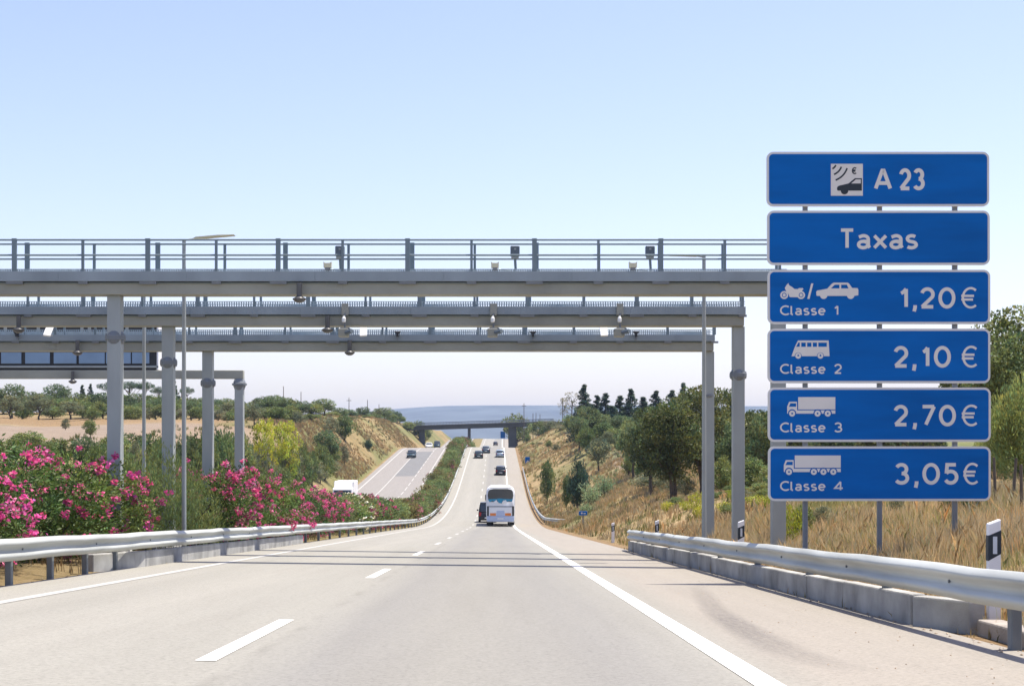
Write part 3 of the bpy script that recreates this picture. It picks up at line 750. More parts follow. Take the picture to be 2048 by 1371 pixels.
def letters(body, px0, px1, py_top, py_base, parent, m=None, weight=.16, y=-.0225, gap=.20):
    """road-sign lettering drawn as strokes: capitals reach from py_base to py_top, the text spans px0..px1"""
    x0, x1, zb, zt = sx(px0), sx(px1), sz(py_base), sz(py_top); cap = zt - zb; w = weight * cap
    tot = sum(GLYPH[c][0] for c in body) + gap * (len(body) - 1); core = cap - w
    kx = (x1 - x0 - w) / (tot * 1.0) if tot else 1
    mb = MB(); pen = 0.0; layer = 0
    for c in body:
        gw, strokes = GLYPH[c]
        for st in strokes:
            pts = [(x0 + w / 2 + (pen + a) * kx, zb + w / 2 + b * core) for a, b in st]
            Lp, Rp, closed = ribbon(pts, w); n = len(Lp); yb = y - .0004 * (layer % 4); layer += 1
            vs = []
            for a, b in zip(Lp, Rp): vs += [(a.x, yb - .0015, a.y), (b.x, yb - .0015, b.y), (a.x, yb + .0015, a.y), (b.x, yb + .0015, b.y)]
            fs = []
            for q in range(n if closed else n - 1):
                p, r = q * 4, ((q + 1) % n) * 4
                fs += [(p, r, r + 1, p + 1), (p + 2, p + 3, r + 3, r + 2), (p, p + 2, r + 2, r), (p + 1, r + 1, r + 3, p + 3)]
            if not closed:
                e = (n - 1) * 4; fs += [(0, 1, 3, 2), (e, e + 2, e + 3, e + 1)]
            mb.add(vs, fs)
        pen += gw + gap
    return mb.build('lettering', m or M['signwhite'], parent)
panels = []
for (x0, x1, y0, y1) in ((1533, 1978, 304, 413), (1534, 1979, 421.5, 530), (1535, 1980, 539.5, 648), (1535, 1980, 657, 766), (1535.5, 1981, 774.5, 883), (1536, 1981, 892, 1001)):
    pb = flat('panel', [rrect(sx(x0 + 4.6), sx(x1 - 4.6), sz(y1 - 4.6), sz(y0 + 4.6), .07)], M['signblue'], sign, y=-.019, th=.003)
    flat('border', [rrect(sx(x0), sx(x1), sz(y1), sz(y0), .11)], M['signgrey'], pb, y=0, th=.034)
    panels.append(pb)
for px in (1612, 1761, 1912):
    zb = ground(sx0 + sx(px), SD + .07) - sz0 - .3
    MB().box(sx(px) - .038, sx(px) + .038, .03, .11, zb, sz(309)).build('post', M['galv_dark'], sign, bevel=.008, seg=1)
def clamp_row():
    m = MB()
    for i in range(6):
        y0 = (304, 421.5, 539.5, 657, 774.5, 892)[i]
        for f in (.25, .75): m.box(sx(1560), sx(1955), .0195, .029, sz(y0 + 109 * f) - .03, sz(y0 + 109 * f) + .03)
    m.build('back_bar', M['galv_dark'], sign)
clamp_row()
letters('A', 1747, 1783.5, 338, 381, panels[0], weight=.17); letters('23', 1797, 1849, 337, 381, panels[0], weight=.17, gap=.38)
letters('T', 1678, 1709, 457, 499, panels[1], weight=.16); letters('axas', 1713, 1835, 457, 499, panels[1], weight=.16, gap=.22)
PX = {'1,20': ((1798, 1815), (1824, 1833), (1839, 1869), (1876, 1910)), '2,10': ((1786, 1816), (1823, 1832), (1842, 1858), (1867, 1901)),
      '2,70': ((1786, 1815.5), (1824, 1833), (1841, 1871), (1877, 1911)), '3,05': ((1788, 1818), (1827, 1836), (1844, 1879), (1886, 1916))}
for i, (num, ea, eb, y0, y1) in enumerate((('1,20', 1921, 1954, 574.5, 617), ('2,10', 1922, 1955, 691.5, 735), ('2,70', 1922, 1955.5, 809, 852), ('3,05', 1925, 1957, 925, 968.5))):
    pb = panels[i + 2]
    for c, (a, b) in zip(num, PX[num]): letters(c, a, b, y0, y1, pb, weight=.165)
    letters('€', ea, eb, y0 - .5, y1, pb, weight=.105)
    letters('Classe', 1559.5, 1650.5, 610.5 + 116.8 * i, 630.5 + 116.8 * i, pb, weight=.155, gap=.24)
    letters(str(i + 1), 1667.5, (1676, 1683, 1684, 1686.5)[i], 610.5 + 116.8 * i, 630.5 + 116.8 * i, pb, weight=.155)
def cv(pts, s, ox, oy): return [(sx(ox + a / s), sz(oy + b / s)) for a, b in pts]
def cc(cx, cy, r, s, ox, oy): return circ(sx(ox + cx / s), sz(oy + cy / s), r / s * SP)
def icon(parent, polys, m, layer=0, name='pictogram'): return flat(name, polys, m, parent, y=-.0225 - .0016 * layer, th=.003)
# electronic toll symbol
k = (8.53, 1640, 310)
icon(panels[0], [cv([(180, 155), (725, 155), (725, 698), (180, 698)], *k)], M['signwhite'])
icon(panels[0], [cv([(285, 600), (285, 560), (300, 538), (330, 525), (480, 490), (590, 400), (708, 400), (708, 612), (300, 612)], *k), cv([(525, 490), (607, 420), (690, 420), (690, 490)], *k)], M['signblack'], 1)
icon(panels[0], [cc(412, 612, 64, *k)], M['signblack'], 2)
for r, a0, a1 in ((123, 63, 22), (222, 68, 20), (322, 70, 18)):
    out = [(150 + (r + 14) * math.cos(R(a)), 130 + (r + 14) * math.sin(R(a))) for a in np.linspace(a0, a1, 9)] + [(150 + (r - 14) * math.cos(R(a)), 130 + (r - 14) * math.sin(R(a))) for a in np.linspace(a1, a0, 9)]
    icon(panels[0], [cv(out, *k)], M['signblack'], 1)
letters('€', 1702.5, 1713, 335, 349, panels[0], M['signblack'], .17, -.0255)
# motorcycle / car
k = (10.24, 1540, 560)
icon(panels[2], [cv([(298, 165), (330, 105), (372, 62), (385, 108), (440, 138), (492, 182), (560, 186), (590, 165), (660, 165), (682, 190), (650, 212), (668, 262), (600, 330), (560, 352), (400, 350), (372, 285), (325, 228)], *k)], M['signwhite'])
for cx in (285, 630):
    icon(panels[2], [cc(cx, 308, 82, *k)], M['signwhite'], 1); icon(panels[2], [cc(cx, 308, 48, *k), cc(cx, 308, 34, *k)], M['signblue'], 2)
icon(panels[2], [cv([(838, 70), (882, 70), (802, 386), (758, 386)], *k)], M['signwhite'])
icon(panels[2], [cv([(945, 315), (940, 245), (960, 215), (1165, 178), (1265, 72), (1300, 54), (1585, 54), (1612, 72), (1675, 163), (1785, 165), (1802, 200), (1802, 312), (1720, 325), (960, 325)], *k),
                 cv([(1240, 172), (1322, 96), (1416, 96), (1416, 172)], *k), cv([(1450, 96), (1568, 96), (1602, 172), (1450, 172)], *k)], M['signwhite'])
for cx in (1093, 1645): icon(panels[2], [cc(cx, 312, 76, *k)], M['signwhite'], 1)
# minibus
k = (4.425, 1540, 670)
icon(panels[3], [cv([(188, 186), (216, 108), (245, 47), (516, 47), (524, 186)], *k)] + [cv(q, *k) for q in ([(228, 103), (248, 66), (261, 66), (261, 103)], [(274, 66), (314, 66), (314, 103), (274, 103)], [(326, 66), (364, 66), (364, 103), (326, 103)], [(376, 66), (413, 66), (413, 103), (376, 103)], [(425, 66), (500, 66), (500, 103), (425, 103)])], M['signwhite'])
for cx in (247, 443):
    icon(panels[3], [cc(cx, 184, 31, *k)], M['signblue'], 1); icon(panels[3], [cc(cx, 182, 26, *k)], M['signwhite'], 2); icon(panels[3], [cc(cx, 180, 8, *k)], M['signblue'], 3)
# lorries
for pi, dx, dy, bx, wheels in ((4, 0, 0, 575, (193, 418, 508)), (5, -30, 515.5, 623, (165, 385, 470, 557))):
    icon(panels[pi], [cv([(150 + dx, 690 + dy), (150 + dx, 630 + dy), (168 + dx, 588 + dy), (236 + dx, 588 + dy), (238 + dx, 664 + dy), (bx, 664 + dy), (bx, 693 + dy), (155 + dx, 693 + dy)], *k), cv([(164 + dx, 632 + dy), (178 + dx, 602 + dy), (229 + dx, 602 + dy), (229 + dx, 632 + dy)], *k)], M['signwhite'])
    icon(panels[pi], [cv([(247 + dx, 547 + dy), (bx, 547 + dy), (bx, 656 + dy), (247 + dx, 656 + dy)], *k)], M['signwhite'])
    for cx in wheels:
        icon(panels[pi], [cc(cx, 690 + dy, 36, *k)], M['signblue'], 1); icon(panels[pi], [cc(cx, 692 + dy, 27, *k)], M['signwhite'], 2); icon(panels[pi], [cc(cx, 692 + dy, 8, *k)], M['signblue'], 3)

# ------------------------------------------------------------------ delineators, small signs, fence, utility poles
def delineator(px, D, ptop, label):
    x = px2x(px, D); zg = ground(x, D); h = py2z(ptop, D) - zg
    t = thing('delineator_post', label, 'delineator', (x, D, zg), group='white delineator posts on the right verge')
    body = [(-.06, -.3), (.06, -.3), (.06, h), (-.06, h - .045)]
    MB().prism(body, -.04, .04).build('body', M['white'], t, bevel=.012)
    b = MB().prism([(-.063, h - .40), (.063, h - .33), (.063, h - .10), (-.063, h - .155)], -.043, .043).build('band', M['signblack'], t, bevel=.008)
    MB().box(-.02, .02, -.047, -.0435, h - .33, h - .165).build('reflector', M['headlight'], b)
delineator(1987, 14.3, 1037, 'nearest white delineator post with black band behind the near guardrail')
delineator(1482, 30, 1039, 'delineator post in front of the gantry column behind the guardrail')
delineator(1314, 46.5, 1039, 'delineator post just behind the far end of the near guardrail')
delineator(1226, 62, 1044, 'small delineator post in the grass beyond the near guardrail')

def small_sign(px, D, ptop, wpx, hpx, label, glyph=None, rear=False):
    x = px2x(px, D); zg = ground(x, D); s = D / F; zt = py2z(ptop, D) - zg
    t = thing('motorway_sign', label, 'road sign', (x, D, zg), group='small blue motorway signs')
    w, h = wpx * s, hpx * s
    p = flat('panel', [rrect(-w / 2 + .02 * w, w / 2 - .02 * w, zt - h + .02 * w, zt - .02 * w, .08 * w)], M['signblue'], t, y=-.05, th=.02)
    flat('border', [rrect(-w / 2, w / 2, zt - h, zt, .09 * w)], M['signgrey'], p, y=-.025, th=.028)
    for q in ((-.3, .3) if w > .8 else (0,)):
        MB().box(q * w - .04, q * w + .04, 0, .08, -.4, zt - .02).build('post', M['galv_dark'], t)
    if glyph:
        for poly in glyph: flat('symbol', [[(a * w / 2, zt - h / 2 + b * h / 2) for a, b in poly]], M['signwhite'], p, y=-.062, th=.003)
small_sign(1055, 283, 913, 10, 18, 'upright blue motorway sign with white arrow mark at the distant shoulder', [[(-.5, -.2), (.1, .35), (.1, .15), (.5, .15), (.5, -.1), (.1, -.1), (.1, -.4)]])
small_sign(1005.5, 545, 862, 9.5, 14, 'plain blue motorway sign just beyond the overpass')
small_sign(1166, 108, 1021, 17, 9, 'small wide blue kilometre sign low in the dry grass', [[(-.5, -.3), (-.1, -.3), (-.1, .4), (-.5, .4)], [(.1, -.3), (.6, -.3), (.6, .1), (.1, .1)]])

t = thing('median_marker', 'small pale teal oval marker on a brown stake beside the hedge', 'marker', (px2x(418, 41.0), 41.0, ground(px2x(418, 41.0), 41.0)))
MB().lathe([(.03, -.2), (.035, 1.25)], (0, 0, 0), 8).build('stake', M['wood'], t)
pm = MB().lathe([(.02, -.09), (.075, -.07), (.095, 0), (.075, .07), (.02, .09)], (0, 0, 0), 14).build('plate', mat('pale teal plastic', (.55, .72, .72), .4), t, smooth=True)
pm.location = (0, -.05, 1.33); pm.rotation_euler = (0, R(60), 0); pm.scale = (1, .35, 1.1)

for i, (px, D, top, lean) in enumerate(((1645, 44, 990, 0), (1676, 45, 988, .02), (1720, 46, 985, 0), (1800, 40, 996, -.02), (1843, 39, 994, .03), (1866, 41, 996, 0), (1925, 36, 968, .02), (1992, 31, 940, .05), (2024, 30, 975, -.09), (2044, 27, 990, .02))):
    x = px2x(px, D); zg = ground(x, D); h = max(.9, py2z(top, D) - zg)
    o = MB().tube((0, 0, -.3), (lean * h * -1, 0, h), .035, .028, 7).build('fence_post', M['wood'], loc=(x, D, zg))
    tag(o, f'dark wooden fence post in dry grass, {ordw(i + 1)} from the left', 'fence post', 'fence posts on the right bank')
for i, (px, D, top, lat) in enumerate(((363, 420, 745, 0), (567, 430, 772, 0), (602, 430, 783, 0), (698, 450, 795, 1), (735, 470, 799, 0), (758, 480, 808, 0), (1048, 470, 806, 1), (1066, 520, 826, 0), (1072, 525, 825, 0), (1080, 530, 828, 0), (1125, 430, 795, 1))):
    x = px2x(px, D); zg = ground(x, D); zt = py2z(top, D)
    t = thing('utility_pole', f'thin distant utility pole on the skyline, {ordw(i + 1)} from the left', 'utility pole', (x, D, zg), group='utility poles on the skyline')
    MB().tube((0, 0, -.5), (0, 0, zt - zg), .13, .09, 8).build('pole', M['wood'], t)
    MB().box(-.7, .7, -.05, .05, zt - zg - .9, zt - zg - .75).build('crossarm', M['wood'], t) if lat else None

# ------------------------------------------------------------------ overpass
def overpass():
    D = 490.0; z0 = ZR(D)
    t = thing('overpass', 'dark concrete overpass crossing the motorway in the distance', 'bridge', (0, D, z0))
    xl, xr = px2x(770, D), px2x(1108, D)
    zl, zr_ = py2z(861.5, D) - z0, py2z(851, D) - z0
    def seg(dz0, dz1, y0, y1, nm, m):
        vs = []
        for x, z in ((xl, zl), (xr, zr_)):
            vs += [(x, y0, z + dz0), (x, y1, z + dz0), (x, y1, z + dz1), (x, y0, z + dz1)]
        MB().add(vs, [(0, 1, 2, 3), (4, 7, 6, 5), (0, 4, 5, 1), (1, 5, 6, 2), (2, 6, 7, 3), (3, 7, 4, 0)]).build(nm, m, t)
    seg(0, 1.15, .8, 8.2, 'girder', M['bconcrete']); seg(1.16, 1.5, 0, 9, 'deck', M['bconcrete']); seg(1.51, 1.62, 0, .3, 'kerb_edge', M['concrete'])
    for yy in (.12, 8.8):
        seg(2.25, 2.38, yy, yy + .1, 'parapet_rail', M['galv_dark']); seg(1.9, 1.98, yy, yy + .06, 'parapet_rail', M['galv_dark'])
    m = MB()
    for k in range(56):
        x = xl + (xr - xl) * k / 55; z = zl + (zr_ - zl) * k / 55
        m.box(x - .05, x + .05, .13, .2, z + 1.5, z + 2.26)
    m.build('parapet_posts', M['galv_dark'], t)
    for px, w, d in ((843, 1.7, 3.5), (938, .9, 5), (1025, 2.6, 5)):
        x = px2x(px, D); zz = zl + (zr_ - zl) * (x - xl) / (xr - xl)
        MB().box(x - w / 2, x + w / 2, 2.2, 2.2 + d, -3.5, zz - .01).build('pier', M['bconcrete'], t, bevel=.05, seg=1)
    for x, a in ((xl, -1), (xr, 1)):
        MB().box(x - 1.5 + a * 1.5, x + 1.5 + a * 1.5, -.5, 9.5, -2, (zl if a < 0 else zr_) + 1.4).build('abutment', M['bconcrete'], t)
overpass()

# ------------------------------------------------------------------ vehicles
def loft(st, close=True):
    """st: list of (y, [(x, z) ...]) half sections from bottom centre to top centre, mirrored"""
    m = MB(); n = None; V, Fq = [], []
    for y, half in st:
        ring = [(x, z) for x, z in half] + [(-x, z) for x, z in reversed(half)]
        n = len(ring); V += [(x, y, z) for x, z in ring]
    for j in range(len(st) - 1):
        for k in range(n): Fq.append((j*n+k, j*n+(k+1)%n, (j+1)*n+(k+1)%n, (j+1)*n+k))
    Fq += [tuple(range(n)), tuple(range((len(st)-1)*n, len(st)*n))]
    return m.add(V, Fq)
def wheel(parent, x, y, r, w):
    t = MB(); s = 1 if x > 0 else -1
    n = 18; prof = [(r * .62, -w / 2), (r * .93, -w / 2), (r, -w * .35), (r, w * .35), (r * .93, w / 2), (r * .62, w / 2)]
    vs, fs = [], []
    for rr, o in prof:
        for q in range(n):
            a = 2 * math.pi * q / n; vs.append((x + o, y + rr * math.cos(a), r + rr * math.sin(a)))
    for j in range(len(prof)):
        j2 = (j + 1) % len(prof)
        for q in range(n): fs.append((j*n+q, j*n+(q+1)%n, j2*n+(q+1)%n, j2*n+q))
    o = t.add(vs, fs).build('wheel', M['tyre'], parent, smooth=False)
    MB().tube((x - w * .4, y, r), (x + w * .42 * s, y, r), r * .61, r * .55, 14).build('rim', M['rim'], o)
PAINT = {}
def paint_mat(name, col, metal=.3):
    if name not in PAINT: PAINT[name] = mat(name, col, .28, metal, .04, .7, spec=.6)
    return PAINT[name]
def car(label, x, D, zf, u, col, kind='hatch', heading=0, group='cars driving on the motorway', wd=1.78, lights=False):
    L_ = {'hatch': 4.1, 'wagon': 4.6, 'van': 4.9, 'sedan': 4.5}[kind]; Ht = {'hatch': 1.47, 'wagon': 1.5, 'van': 1.98, 'sedan': 1.43}[kind]
    slope = (zf(u, D + 2) - zf(u, D - 2)) / 4
    t = thing('car' if kind != 'van' else 'dark_van', label, 'car' if kind != 'van' else 'van', (x, D, zf(u, D)), R(180) if heading else 0, group)
    t.rotation_euler = (math.atan(slope) * (-1 if heading else 1), 0, R(180) if heading else 0)
    w = wd / 2; yr, yf = -L_ / 2, L_ / 2; bz = .98 if kind != 'van' else 1.12
    hs = lambda k, zb, zt: [(0, zb), (w * .86 * k, zb), (w * .98 * k, zb + .16), (w * k, .58), (w * .985 * k, zt - .10), (w * .92 * k, zt - .015), (0, zt)]
    fz = .80 if kind != 'van' else .95
    st = [(yr, hs(.90, .36, bz - .12)), (yr + .10, hs(.985, .28, bz - .03)), (yr + .5, hs(1, .22, bz)), (0, hs(1, .20, bz)), (yf - 1.45, hs(1, .20, bz - .03)), (yf - .75, hs(.985, .22, fz + .07)), (yf - .15, hs(.93, .26, fz - .05)), (yf, hs(.80, .34, fz - .16))]
    paint_ = paint_mat(*col)
    b = loft(st).build('body', paint_, t, smooth=True)
    rear0, rear1 = {'hatch': (.10, .55), 'wagon': (.08, .38), 'van': (.06, .2), 'sedan': (.75, 1.35)}[kind]
    gs = lambda k, zt: [(0, bz - .03), (w * .93 * k, bz - .03), (w * .80 * k, zt - .05), (w * .72 * k, zt - .01), (0, zt)]
    def flatsec(k, zt): return gs(k, zt)
    g = loft([(yr + rear0, gs(.93, bz + .02)), (yr + rear0 + (rear1 - rear0) * .5, gs(.98, (bz + Ht) / 2 + .06)), (yr + rear1, gs(1, Ht - .05)), (0, gs(1, Ht - .005)), (yf - 1.95, gs(1, Ht - .06)), (yf - 1.2, gs(.97, bz + .04))]).build('windows', M['glass'], t, smooth=False)
    rs = lambda k, z: [(0, z - .03), (w * .79 * k, z - .055), (w * .79 * k, z - .03), (w * .70 * k, z + .012), (0, z + .025)]
    loft([(yr + rear1 - .05, rs(.97, Ht - .06)), (yr + rear1 + .15, rs(1, Ht - .025)), (0, rs(1, Ht)), (yf - 2.0, rs(1, Ht - .05)), (yf - 1.85, rs(.97, Ht - .085))]).build('roof', paint_, t, smooth=True)
    p = MB()
    for s in (-1, 1):
        for (ya, za, yb_, zb_) in ((yr + rear0 + .04, bz, yr + rear1, Ht - .06), (-.15, bz, -.15, Ht - .04), (yf - 1.25, bz, yf - 1.95, Ht - .08)):
            p.tube((s * w * .915, ya, za), (s * w * .775, yb_, zb_), .045, .035, 6)
    p.build('pillars', paint_, t)
    bm_ = MB(); bm_.box(-w * .93, w * .93, yr - .05, yr + .12, .34, .58); bm_.box(-w * .88, w * .88, yf - .22, yf + .03, .30, .54); bm_.build('bumper', M['dark'] if kind == 'van' else paint_, t, bevel=.04)
    for s in (-1, 1):
        MB().box(s * w * .80 - .11, s * w * .80 + .11, yr - .02, yr + .12, .66, bz - .12).build('taillight', M['red'], t, bevel=.02)
        MB().box(s * w * .70 - .16, s * w * .70 + .16, yf - .30, yf - .02, .58, .72).build('headlight', M['headlight'], t, bevel=.03)
        MB().box(s * (w + .09) - .09, s * (w + .09) + .09, .55, .68, bz - .02, bz + .13).build('mirror', paint_, t, bevel=.03)
        for yy in (yr + .80, yf - .85): wheel(t, s * (w - .11), yy, .31, .20)
    MB().box(-.26, .26, yr - .062, yr - .052, .42, .53).build('number_plate', M['white'], t)
    if lights:
        MB().box(-.5, .5, -.12, .12, Ht + .03, Ht + .16).build('roof_box', M['white'], t, bevel=.03)
    return t
def coach():
    D = 132.0; x = px2x(1001, D); zg = road_z(.4, D + .5)
    sl = math.atan((ZR(D + 10) - ZR(D)) / 10)
    t = thing('coach', 'tall white touring coach with dark rear window and blue waves in the right lane', 'coach', (x, D, zg)); t.rotation_euler = (sl * .6, 0, 0)
    w = 1.275
    sec = lambda k, top: [(0, .42), (1.20 * k, .42), (1.24 * k, .75), (w * k, 1.4), (w * k, 2.4), (w * .985 * k, top - .55), (w * .90 * k, top - .22), (w * .72 * k, top - .06), (0, top)]
    loft([(0, sec(.97, 3.50)), (.10, sec(.992, 3.57)), (.5, sec(1, 3.62)), (11.2, sec(1, 3.6)), (11.8, sec(.98, 3.45)), (12, sec(.93, 3.2))]).build('body', M['busbody'], t, smooth=True)
    win = [(-1.06, 2.32), (-.9, 2.2), (.9, 2.2), (1.06, 2.32), (1.13, 2.75), (1.08, 3.12), (.95, 3.27), (.6, 3.34), (-.6, 3.34), (-.95, 3.27), (-1.08, 3.12), (-1.13, 2.75)]
    rw = MB().prism(win, -.03, .12).build('rear_window', M['glass'], t, bevel=.015)
    MB().prism([(-1.1, 3.36), (1.1, 3.36), (.85, 3.48), (-.85, 3.48)], -.02, .10).build('roof_spoiler', M['busbody'], t, bevel=.02)
    def wave(pts, mname, dy): MB().prism(pts, -.04 - dy, -.034 - dy).build('livery_wave', M[mname], rw)
    wave([(-1.10, 2.42), (-.95, 2.16), (-.72, 2.30), (-.55, 2.22), (-.35, 2.42), (-.15, 2.10), (.10, 2.06), (.2, 2.32), (.45, 2.16), (.75, 2.28), (1.0, 2.20), (1.11, 2.50), (.9, 2.42), (.5, 2.45), (-.1, 2.50), (-.7, 2.44)], 'teal', 0)
    wave([(-.62, 2.17), (-.36, 2.38), (-.2, 2.08), (-.4, 2.05)], 'white', .004); wave([(.14, 2.06), (.22, 2.30), (.46, 2.36), (.6, 2.14), (.4, 2.05)], 'white', .004)
    MB().prism([(-1.02, 1.82), (1.02, 1.82), (1.02, 1.74), (-1.02, 1.74)], -.02, .1).build('trim_line', M['galv_dark'], t)
    MB().prism([(-1.0, .95), (1.0, .95), (1.0, 1.72), (-1.0, 1.72)], -.015, .1).build('engine_cover', M['busbody'], t, bevel=.02)
    MB().prism([(-.38, .96), (.38, .96), (.34, 1.42), (-.34, 1.42)], -.03, .05).build('plate_recess', M['buslow'], t, bevel=.015)
    bp = MB().prism([(-1.18, .45), (1.18, .45), (1.22, .92), (-1.22, .92)], -.10, .16).build('bumper', M['buslow'], t, bevel=.05)
    MB().box(-.27, .27, -.118, -.103, .66, .78).build('number_plate', M['white'], bp)
    for s in (-1, 1):
        MB().prism(sorted_quad(s * 1.03, s * 1.19, .95, 1.82), -.02, .5).build('corner_grille', M['dark'], t)
        MB().prism(sorted_quad(s * .40, s * .92, .98, 1.20), -.045, .05).build('taillight', M['orange'], t, bevel=.02)
        for k in range(6):
            MB().box(s * 1.279 - .012, s * 1.279 + .012, .9 + k * 1.7, 2.5 + k * 1.7, 1.85, 2.85).build('side_window', M['glass'], t)
        MB().box(s * 1.22 - .06 + s * .14, s * 1.22 + .06 + s * .14, 11.6, 11.8, 2.1, 2.65).build('mirror', M['dark'], t, bevel=.03)
        wheel(t, s * .93, 3.0, .48, .55); wheel(t, s * 1.05, 9.4, .48, .30)
        MB().box(s * .93 - .30, s * .93 + .30, .5, .52, .12, .50).build('mud_flap', M['tyre'], t)
def sorted_quad(a, b, z0, z1):
    a, b = min(a, b), max(a, b); return [(a, z0), (b, z0), (b, z1), (a, z1)]
coach()
DK = ('dark green metallic paint', (.03, .05, .05)); DB = ('dark blue grey paint', (.06, .09, .11)); SV = ('silver blue paint', (.30, .38, .46)); BK = ('black paint', (.015, .016, .02)); WH = ('white car paint', (.78, .78, .76), 0.0); TL = ('dark teal paint', (.02, .045, .055))
def road_car(label, px, D, col, kind, **k):
    x = px2x(px, D); car(label, x, D, road_z, x - XS(D), col, kind, **k)
def opp_car(label, px, D, col, kind, **k):
    x = px2x(px, D); car(label, x, D, opp_z, x - XS(D), col, kind, heading=1, **k)
road_car('dark van half hidden behind the left side of the coach', 975, 149, BK, 'van')
road_car('black estate car driving ahead of the coach in the right lane', 1001.5, 255, BK, 'wagon')
road_car('silver blue car on the climb in the right lane', 1000, 304, SV, 'hatch')
road_car('dark green car in the left lane on the climb', 957.5, 300, DK, 'hatch')
road_car('dark blue grey car moving between lanes just ahead of the green car', 972, 318, DB, 'sedan')
road_car('far dark car with a white roof box beyond the crest under the overpass', 991, 585, BK, 'hatch', lights=True)
opp_car('dark teal car coming down the resurfaced lane of the opposite carriageway', 823, 302, TL, 'hatch')
opp_car('white car at the crest of the opposite carriageway', 858, 398, WH, 'hatch')
opp_car('teal van at the crest of the opposite carriageway behind the white car', 874, 420, TL, 'van')
def lorry():
    D = 184.0; x = px2x(692, D); u = x - XS(D)
    t = thing('white_lorry', 'white lorry on the opposite carriageway showing above the oleander hedge', 'lorry', (x, D, opp_z(u, D)), R(180))
    MB().box(-1.2, 1.2, -2.8, 2.6, .95, 3.45).build('cargo_box', M['white'], t, bevel=.05)
    c = MB().prism_x([(2.75, .5), (4.5, .5), (4.55, 1.3), (4.35, 2.55), (4.0, 2.75), (2.75, 2.75)], -1.18, 1.18).build('cab', M['white'], t, bevel=.08)
    MB().prism_x([(2.8, 2.78), (3.9, 2.78), (3.5, 3.25), (2.8, 3.5)], -1.05, 1.05).build('wind_deflector', M['white'], t, bevel=.06)
    MB().add([(-1.05, 4.565, 1.45), (1.05, 4.565, 1.45), (1.0, 4.395, 2.45), (-1.0, 4.395, 2.45), (-1.05, 4.50, 1.45), (1.05, 4.50, 1.45), (1.0, 4.33, 2.45), (-1.0, 4.33, 2.45)], [(0, 1, 2, 3), (4, 7, 6, 5), (0, 4, 5, 1), (1, 5, 6, 2), (2, 6, 7, 3), (3, 7, 4, 0)]).build('windscreen', M['glass'], c)
    MB().box(-1.15, 1.15, 4.4, 4.62, .45, .85).build('bumper', M['galv_dark'], c, bevel=.05)
    MB().box(-.5, .5, -2.8, 4.2, .6, .93).build('chassis', M['dark'], t)
    for s in (-1, 1):
        MB().box(s * .85 - .17, s * .85 + .17, 4.53, 4.6, .92, 1.12).build('headlight', M['headlight'], c)
        MB().box(s * 1.36 - .1, s * 1.36 + .1, 4.2, 4.35, 1.6, 2.2).build('mirror', M['dark'], c, bevel=.03)
        for yy in (3.5, -.4, -1.6): wheel(t, s * 1.0, yy, .5, .32)
lorry()

# ------------------------------------------------------------------ foliage
def unit(n, rng):
    v = rng.normal(size=(n, 3)); return v / np.linalg.norm(v, axis=1, keepdims=True)
def leaf_quads(P, ln, wd, rng, up=0.0, tint=None, vary=.28, dirs=None):
    """diamond leaves at points P"""
    n = len(P); a = unit(n, rng) if dirs is None else dirs + .5 * unit(n, rng)
    a = a + np.array([0, 0, up]); a /= np.linalg.norm(a, axis=1, keepdims=True)
    b = np.cross(a, unit(n, rng)); b /= np.linalg.norm(b, axis=1, keepdims=True) + 1e-9
    ln = ln * rng.uniform(.7, 1.3, (n, 1)); wd = wd * rng.uniform(.7, 1.3, (n, 1))
    nrm = np.cross(a, b)
    V = np.stack([P - a * ln / 2, P - b * wd / 2 + nrm * wd * .15, P + a * ln / 2, P + b * wd / 2 + nrm * wd * .15], 1).reshape(-1, 3)
    Fq = np.arange(n * 4).reshape(-1, 4)
    t = 1 + vary * rng.normal(size=(n, 1)) * .6
    hue = 1 + rng.normal(size=(n, 1)) * .10
    c = np.concatenate([t * hue, t, t / hue], 1)
    if tint is not None: c = c * tint
    return V, Fq, np.repeat(np.clip(c, .2, 2.5), 4, 0)
def cat_geo(parts):
    V, Fq, Cc, n = [], [], [], 0
    for v, f, c in parts: V.append(v); Fq.append(f + n); Cc.append(c); n += len(v)
    return np.concatenate(V), np.concatenate(Fq), np.concatenate(Cc)
def clumps(rng, k, rx, rz, zc, lr, shape='ball', flat_=1.0):
    """centres and radii of leaf clumps filling a crown"""
    out = []
    while len(out) < k:
        p = rng.uniform(-1, 1, 3)
        r2 = np.linalg.norm(p)
        if r2 > 1 or r2 < .25: continue
        if shape == 'cone':
            t = (p[2] + 1) / 2; lim = (1 - t) ** .85 + .06
            if math.hypot(p[0], p[1]) > lim: continue
        if shape == 'column' and math.hypot(p[0], p[1]) > .9 * (1 - max(0, p[2]) ** 2) + .05: continue
        out.append((p[0] * rx, p[1] * rx, zc + p[2] * rz, lr * rng.uniform(.65, 1.3)))
    return out
def crown_geo(rng, cl, per, ln, wd, up=0.0, sq=.75, cvar=.22):
    parts = []
    for x, y, z, r in cl:
        d = unit(per, rng); rad = rng.uniform(.45, 1.05, (per, 1)) ** .6
        P = np.array([x, y, z]) + d * rad * r * np.array([1, 1, sq])
        k = 1 + cvar * rng.normal(); h = 1 + .10 * rng.normal()
        parts.append(leaf_quads(P, ln, wd, rng, up, np.array([k * h, k, k / h]), dirs=d * .8))
    return cat_geo(parts)
